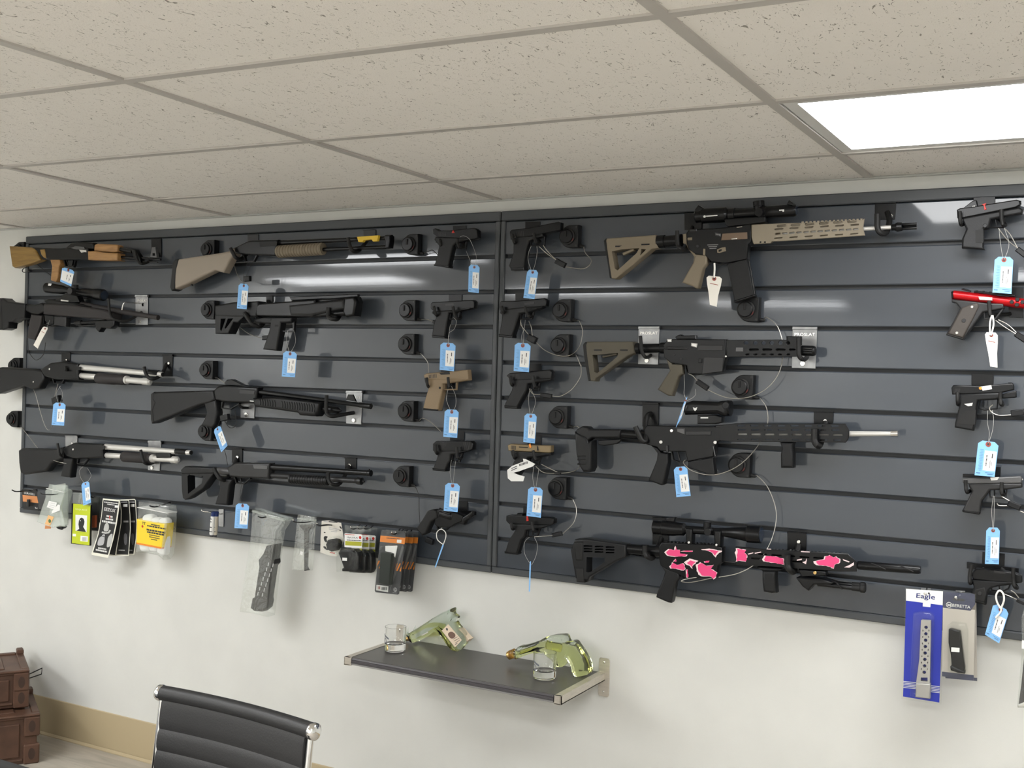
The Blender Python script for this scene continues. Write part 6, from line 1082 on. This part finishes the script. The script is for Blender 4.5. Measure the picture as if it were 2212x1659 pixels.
for x0, x1 in ((SX0, SX0 + .022), (SX1 - .022, SX1)):
    xo = x0 if x0 < 0 else x1
    mb = MB(); a, b = (xo, xo + .003) if x0 < 0 else (xo - .003, xo)
    mb.add(bevbox((a, SY, SZ - .026), (b, -.002, SZ + .001), .0006)); mb.add(bevbox((x0, SY, SZ - .0255), (x1 + (.006 if x0 < 0 else 0), SY + .010, SZ + .0012), .001)); mb.box((x0, SY, SZ + .0002), (x1, -.004, SZ + .0012)); mb.box((x0, SY, SZ - .026), (x1, -.004, SZ - .0225))
    br = mb.mk('bracket', SST, t); xm = xo + (.004 if x0 < 0 else -.004)
    pl = [(xm - .019 + q[0], SZ + q[1]) for q in ((0, .040), (.004, .046), (.034, .046), (.038, .040), (.038, -.072), (.034, -.078), (.004, -.078), (0, -.072))]
    mk('wall_plate', *profg(pl, .0025, .004, .0008), SST, t)
    for z in (.033, -.062): mk('screw', *latheg(Vector((xm, -.0042, SZ + z)), Vector((xm, -.0065, SZ + z)), [(0, .0035), (.6, .0035), (1, .002)], 14), SIS, t)
GLS = mat('clear glass', (.985, .99, .985), .0, 0, .5, trans=1., ior=1.46)
LIQ = mat('yellow green spirit', (.88, .87, .52), .0, 0, .5, trans=1., ior=1.1); GGR = mat('pale green bottle glass', (.88, .95, .89), .01, 0, .6, trans=1., ior=1.3)
def tumbler(label, x, y):
    g = thing('tumbler', label, 'glass', (x, y, SZ), 'tumblers on the shelf'); R, Hh = .0365, .083
    prof = [(0, .031), (.02, R - .002), (.06, R), (1, R), (1.004, R - .0008), (1, R - .0016), (.36, R - .0024), (.31, R - .006), (.30, .001)]
    o = mk('glass', *latheg(Vector((x, y, SZ + .0006)), Vector((x, y, SZ + Hh)), prof, 40), GLS, g)
    q = []
    for r0, r1, a0, a1, z0, z1 in ((R + .0003, 0, -140, -92, .045, .058),):
        v = []; f = []; m_ = 8
        for i in range(m_ + 1):
            a = math.radians(a0 + (a1 - a0) * i / m_); zz = (.062 - .012 * i / m_)
            for z in (zz - .006, zz): v.append((x + r0 * math.cos(a), y + r0 * math.sin(a), SZ + z))
        f = [(2 * i, 2 * i + 2, 2 * i + 3, 2 * i + 1) for i in range(m_)]
        mk('printed_lettering', v, f, mat('grey glass print', (.16, .17, .2), .6), g)
    v = []; f = []; m_ = 16; ac = math.radians(-124)
    for i in range(m_):
        for rr in (.010, .007):
            t_ = 2 * math.pi * i / m_; a = ac + rr * math.cos(t_) / R; v.append((x + (R + .0003) * math.cos(a), y + (R + .0003) * math.sin(a), SZ + .038 + rr * math.sin(t_)))
    f = [(2 * i, 2 * ((i + 1) % m_), 2 * ((i + 1) % m_) + 1, 2 * i + 1) for i in range(m_)]
    mk('printed_ring', v, f, mat('grey glass print', (.16, .17, .2), .6), g)
tumbler('clear tumbler at the left end of the shelf', -.2777, -.1628); tumbler('clear tumbler in front of the revolver-shaped bottle', .3022, -.1751)
def at_shelf(z, x, y): return -pz(*P([(x, y)], Z[z])[0], SZ).y
d1 = at_shelf('Q1', 1690, 1064)
g = G('glass_bottle', 'pistol-shaped glass bottle with paper labels leaning by the left tumbler', 'bottle', 'Q1', d1, (1690, 1064))
g.p('glass', GGR, '655,675 640,690 900,530 1000,470 1385,222 1490,190 1590,128 1618,130 1612,245 1660,285 1702,310 1702,372 1665,432 1780,582 1855,690 1912,850 1880,905 1760,1062 1660,1064 1560,1000 1405,765 1262,622 1120,700 865,850 780,875 735,872 700,850 690,822 650,740 640,705', .046, .012, ch=1)
g.p('spirit', LIQ, '690,700 1010,510 1180,440 1330,455 1430,480 1440,700 1560,900 1690,1040 1640,1030 1560,975 1420,740 1265,590 1110,680 860,825 745,845', .036, .008)
lb = g.p('paper_label', mat('cream bottle label', (.80, .66, .50), .7), '1490,486 1786,830 1640,990 1350,625', .001, 0, .0262); g.p('label_print', INK, '1450,560 1490,590 1470,640 1440,600', .0003, 0, .0268, ch=1, parent=lb); g.p('label_print', mat('brown ink', (.2, .12, .09), .7), '1480,680 1560,640 1640,690 1650,760 1570,810 1500,760', .0003, 0, .0268, ch=1, parent=lb)
lines(g, INK, 'small_print', [(1600, 810, 1690, 760, 12), (1620, 850, 1730, 790, 12), (1640, 900, 1740, 830, 12), (1640, 930, 1690, 900, 14)], .0268, lb)
g.p('back_label', mat('cream bottle label', (.8, .66, .5), .7), '1745,592 1800,590 1890,700 1990,800 1930,862 1905,790 1850,690', .03, 0, -.012); g.r('stopper', BRS, 690, 775, 580, 810, [(0, 40), (.2, 36), (.22, 52), (.5, 54), (1, 34)]); g.r('stopper_ring', RUB, 690, 780, 655, 800, 56); g.p('small_label', MAN, '905,725 1050,645 1052,670 925,738', .0006, 0, .0262)
d2 = at_shelf('Q2', 1530, 968)
g = G('glass_bottle', 'revolver-shaped glass bottle behind the right tumbler', 'bottle', 'Q2', d2, (1530, 968))
g.p('glass', GGR, '300,470 400,378 460,382 780,285 865,228 1000,185 1125,168 1240,168 1278,200 1302,280 1325,308 1385,285 1455,295 1500,372 1600,500 1692,660 1728,850 1700,920 1590,945 1465,972 1402,905 1372,750 1290,622 1262,602 1252,730 1200,782 1120,782 1062,742 1058,640 900,560 850,505 620,520 460,582 340,632 320,630 300,560 295,480', .05, .013, ch=1)
g.p('spirit', LIQ, '330,500 800,330 880,300 1180,340 1330,390 1420,400 1500,520 1620,700 1690,860 1600,920 1470,945 1420,890 1400,760 1300,590 1240,570 1230,720 1190,760 1120,750 1090,720 1080,620 900,535 850,480 600,500 340,600', .04, .01)
cy = g.r('cylinder', LIQ, 890, 370, 1170, 430, [(0, 60), (.05, 78), (.95, 78), (1, 64)], .006); g.r('neck_band', mat('amber glass', (.6, .38, .1), .05, trans=.8), 200, 560, 300, 525, [(0, 82), (.9, 84), (1, 70)]); g.r('stopper', BRS, 145, 585, 215, 556, [(0, 50), (.3, 76), (1, 78)])
# ================================================================ chair
CHB = mat('black leatherette', (.028, .028, .029), .45, bump=.2, bscale=250); CHR = mat('chrome', (.85, .85, .85), .08, 1.)
cl, cr_ = Vector((-.0262, -1.4546, .895)), Vector((.4265, -1.4761, .895)); ex = (cr_ - cl).normalized(); ny = Vector((ex.y, -ex.x, 0)); cw = (cr_ - cl).length; cm_ = (cl + cr_) / 2
t = thing('office_chair', 'black ribbed office chair with chrome end knobs in front of the wall', 'chair', (cm_.x, cm_.y - .28, 0))
def back(u, z, off):       # u across, z height, off towards the room
    lean = (.9 - z) * .12; bow = .016 * (1 - ((u / cw) * 2 - 1) ** 2)
    p = cl + ex * u; q = p + ny * (lean - bow + off); return Vector((q.x, q.y, z))
zs = [.888, .818] + [.818 - .047 * k for k in range(1, 8)]
NU = 16
for i in range(len(zs) - 1):
    z1, z0 = zs[i], zs[i + 1]; v = []; f = []; m_ = 7; e = .012
    for side in (1, -1):
        for j in range(m_):
            s = j / (m_ - 1); z = z1 + (z0 - z1) * s; b = .009 + .004 * math.sin(math.pi * s) ** .4
            for k in range(NU + 1): v.append(back(e + (cw - 2 * e) * k / NU, z, side * b))
    r = NU + 1
    for s in (0, 1):
        for j in range(m_ - 1):
            for k in range(NU):
                a = s * m_ * r + j * r + k; q = (a, a + r, a + r + 1, a + 1); f.append(q if s == 0 else q[::-1])
    o2 = m_ * r
    for j in range(m_ - 1): f.append((j * r, o2 + j * r, o2 + (j + 1) * r, (j + 1) * r)); f.append((j * r + NU, (j + 1) * r + NU, o2 + (j + 1) * r + NU, o2 + j * r + NU))
    for k in range(NU): f.append((k, k + 1, o2 + k + 1, o2 + k)); a = (m_ - 1) * r; f.append((a + k, o2 + a + k, o2 + a + k + 1, a + k + 1))
    mk('back_rib', v, f, CHB, t, ang=1.)
pts = [back(cw * k / NU, .893, 0) for k in range(NU + 1)]
mk('top_roll', *tubeg(pts, .017, 16, [.0172] * (NU + 1)), CHB, t, ang=1.)
for s in (0, 1):
    p = pts[0] if s == 0 else pts[-1]; dx = -ex if s == 0 else ex
    mk('end_knob', *latheg(p - dx * .004, p + dx * .014, [(0, .0165), (.25, .0185), (.7, .0178), (.9, .012), (1, .003)], 24), CHR, t, ang=1.)
    u = .004 if s == 0 else cw - .004
    mk('side_rail', *tubeg([back(u, z, 0) for z in (.885, .8, .7, .6, .52, .47)] + [back(u, .45, .03), back(u, .44, .12), back(u, .44, .42)], .008, 10), CHR, t, ang=1.)
for k in range(8):
    a = MB(); y0, y1 = .03 + k * .052, .03 + k * .052 + .05; q = [back(.012, .44, y0), back(cw - .012, .44, y0), back(cw - .012, .44, y1), back(.012, .44, y1)]; off = q[0].z
    v = [(p.x, p.y, .44 - .012) for p in q] + [(p.x, p.y, .44 + .012) for p in q]; mk('seat_rib', v, boxg((0, 0, 0), (1, 1, 1))[1], CHB, t, smooth=False)
sc_ = back(cw / 2, .44, .24)
mk('gas_column', *latheg(Vector((sc_.x, sc_.y, .09)), Vector((sc_.x, sc_.y, .43)), [(0, .03), (.5, .03), (.51, .016), (1, .016)], 20), CHR, t)
for k in range(5):
    a = 2 * math.pi * k / 5 + .3; e = Vector((sc_.x + .3 * math.cos(a), sc_.y + .3 * math.sin(a), .075)); mk('base_arm', *tubeg([Vector((sc_.x, sc_.y, .10)), e], .016, 10), CHR, t)
    mk('caster', *latheg(e + Vector((-.02 * math.sin(a), .02 * math.cos(a), -.045)), e + Vector((.02 * math.sin(a), -.02 * math.cos(a), -.045)), [(0, .025), (.1, .03), (.9, .03), (1, .025)], 18), RUB, t)
# ================================================================ desk in front of the chair
DKW = wood_material('black wood grain', (.03, .031, .033), (.012, .012, .013), 60, .45)
t = thing('desk', 'black wood-grain desk whose far edge shows in the bottom left corner', 'desk', (-.9, -2.0, 0))
mk('top', *bevbox((-1.75, -2.35, .71), (-.05, -1.645, .74), .003), DKW, t)
for x in (-1.7, -.16):
    for y in (-2.3, -1.75): mk('leg', *bevbox((x, y, 0), (x + .06, y + .06, .71), .003), DKW, t)
mk('front_panel', *bevbox((-1.62, -1.80, .35), (-.18, -1.785, .71), .002), DKW, t)
# ================================================================ brown crates
CRB = mat('brown moulded plastic', (.088, .044, .027), .5, noise=.25, nscale=14); CRD = mat('brown recess shade', (.05, .027, .018), .6)
E_ = Vector((.54, .84, 0)).normalized(); N_ = Vector((E_.y, -E_.x, 0))
def crate(label, corner, z0, wd, dp, hb, hl, latch=False):
    t = thing('storage_crate', label, 'crate', (*(corner - E_ * wd / 2 - N_ * dp / 2).xy, z0), 'stack of brown crates')
    def bx_(nm, u0, u1, w0, w1, za, zb, m=CRB, b=.004, parent=t):
        v, f = bevbox((u0, w0, za), (u1, w1, zb), b)
        return mk(nm, [Vector((*(corner + E_ * p[0] + N_ * p[1]).xy, p[2])) for p in v], f, m, parent)
    bo = bx_('body', -wd + .01, -.01, -dp + .01, -.012, z0, z0 + hb)
    for (ua, ub) in ((-.06, 0), (-wd, -wd + .06)):
        for za in (z0, z0 + hb - .085):
            p = bx_('corner_block', ua, ub, -.03, 0, za, za + .08, CRB, .005, bo)
            uc = (ua + ub) / 2; c = corner + E_ * uc; zc = za + .042
            pts = []
            for i in range(16):
                a = 2 * math.pi * i / 16; q = c + E_ * (.013 * math.cos(a)); pts.append(Vector((q.x, q.y, zc + .024 * math.sin(a))) + N_ * .0006)
            mk('handle_recess', pts, [tuple(range(16))], CRD, t, smooth=False)  # flat oval, its darker brown stands for the shade inside a recess
    bx_('raised_panel', -.17, -.075, -.02, -.004, z0 + .03, z0 + hb - .03); bx_('raised_panel', -.30, -.19, -.02, -.004, z0 + .03, z0 + hb - .03); bx_('rim', -wd, 0, -.022, -.006, z0 + hb - .014, z0 + hb); bx_('rib', -wd, -.06, -.02, -.006, z0 + .012, z0 + .024)
    zt = z0 + hb
    bx_('top_rim', -wd, 0, -.03, 0, zt - .004, zt + .006); bx_('top_rim', -.03, 0, -dp, -.03, zt - .004, zt + .006, CRB, .003); bx_('top_rim', -wd, -.03, -dp, -dp + .03, zt - .004, zt + .006, CRB, .003)
    bx_('corner_post', -.028, 0, -dp, -dp + .05, zt + .004, zt + .024); bx_('top_panel', -.17, -.09, -dp + .06, -.06, zt - .002, zt + .004); bx_('top_panel', -.30, -.20, -dp + .06, -.06, zt - .002, zt + .004)
    if latch:
        w_ = [corner + E_ * a + N_ * b + Vector((0, 0, z)) for a, b, z in ((-.01, -.03, z0 + hb - .04), (.05, -.05, z0 + hb - .03), (.052, -.05, z0 + hb - .005), (0, -.03, z0 + hb - .02))]
        mk('latch_wire', *tubeg(w_, .0025, 8), BLM, t)
    return t
C0 = Vector((-1.956, -.25, 0))
crate('lower brown crate on the floor by the wall', C0, 0, .42, .36, .197, 0)
crate('upper brown crate with a wire latch on its side', C0 - E_ * .035 - N_ * .095, .2055, .40, .33, .150, 0, True)
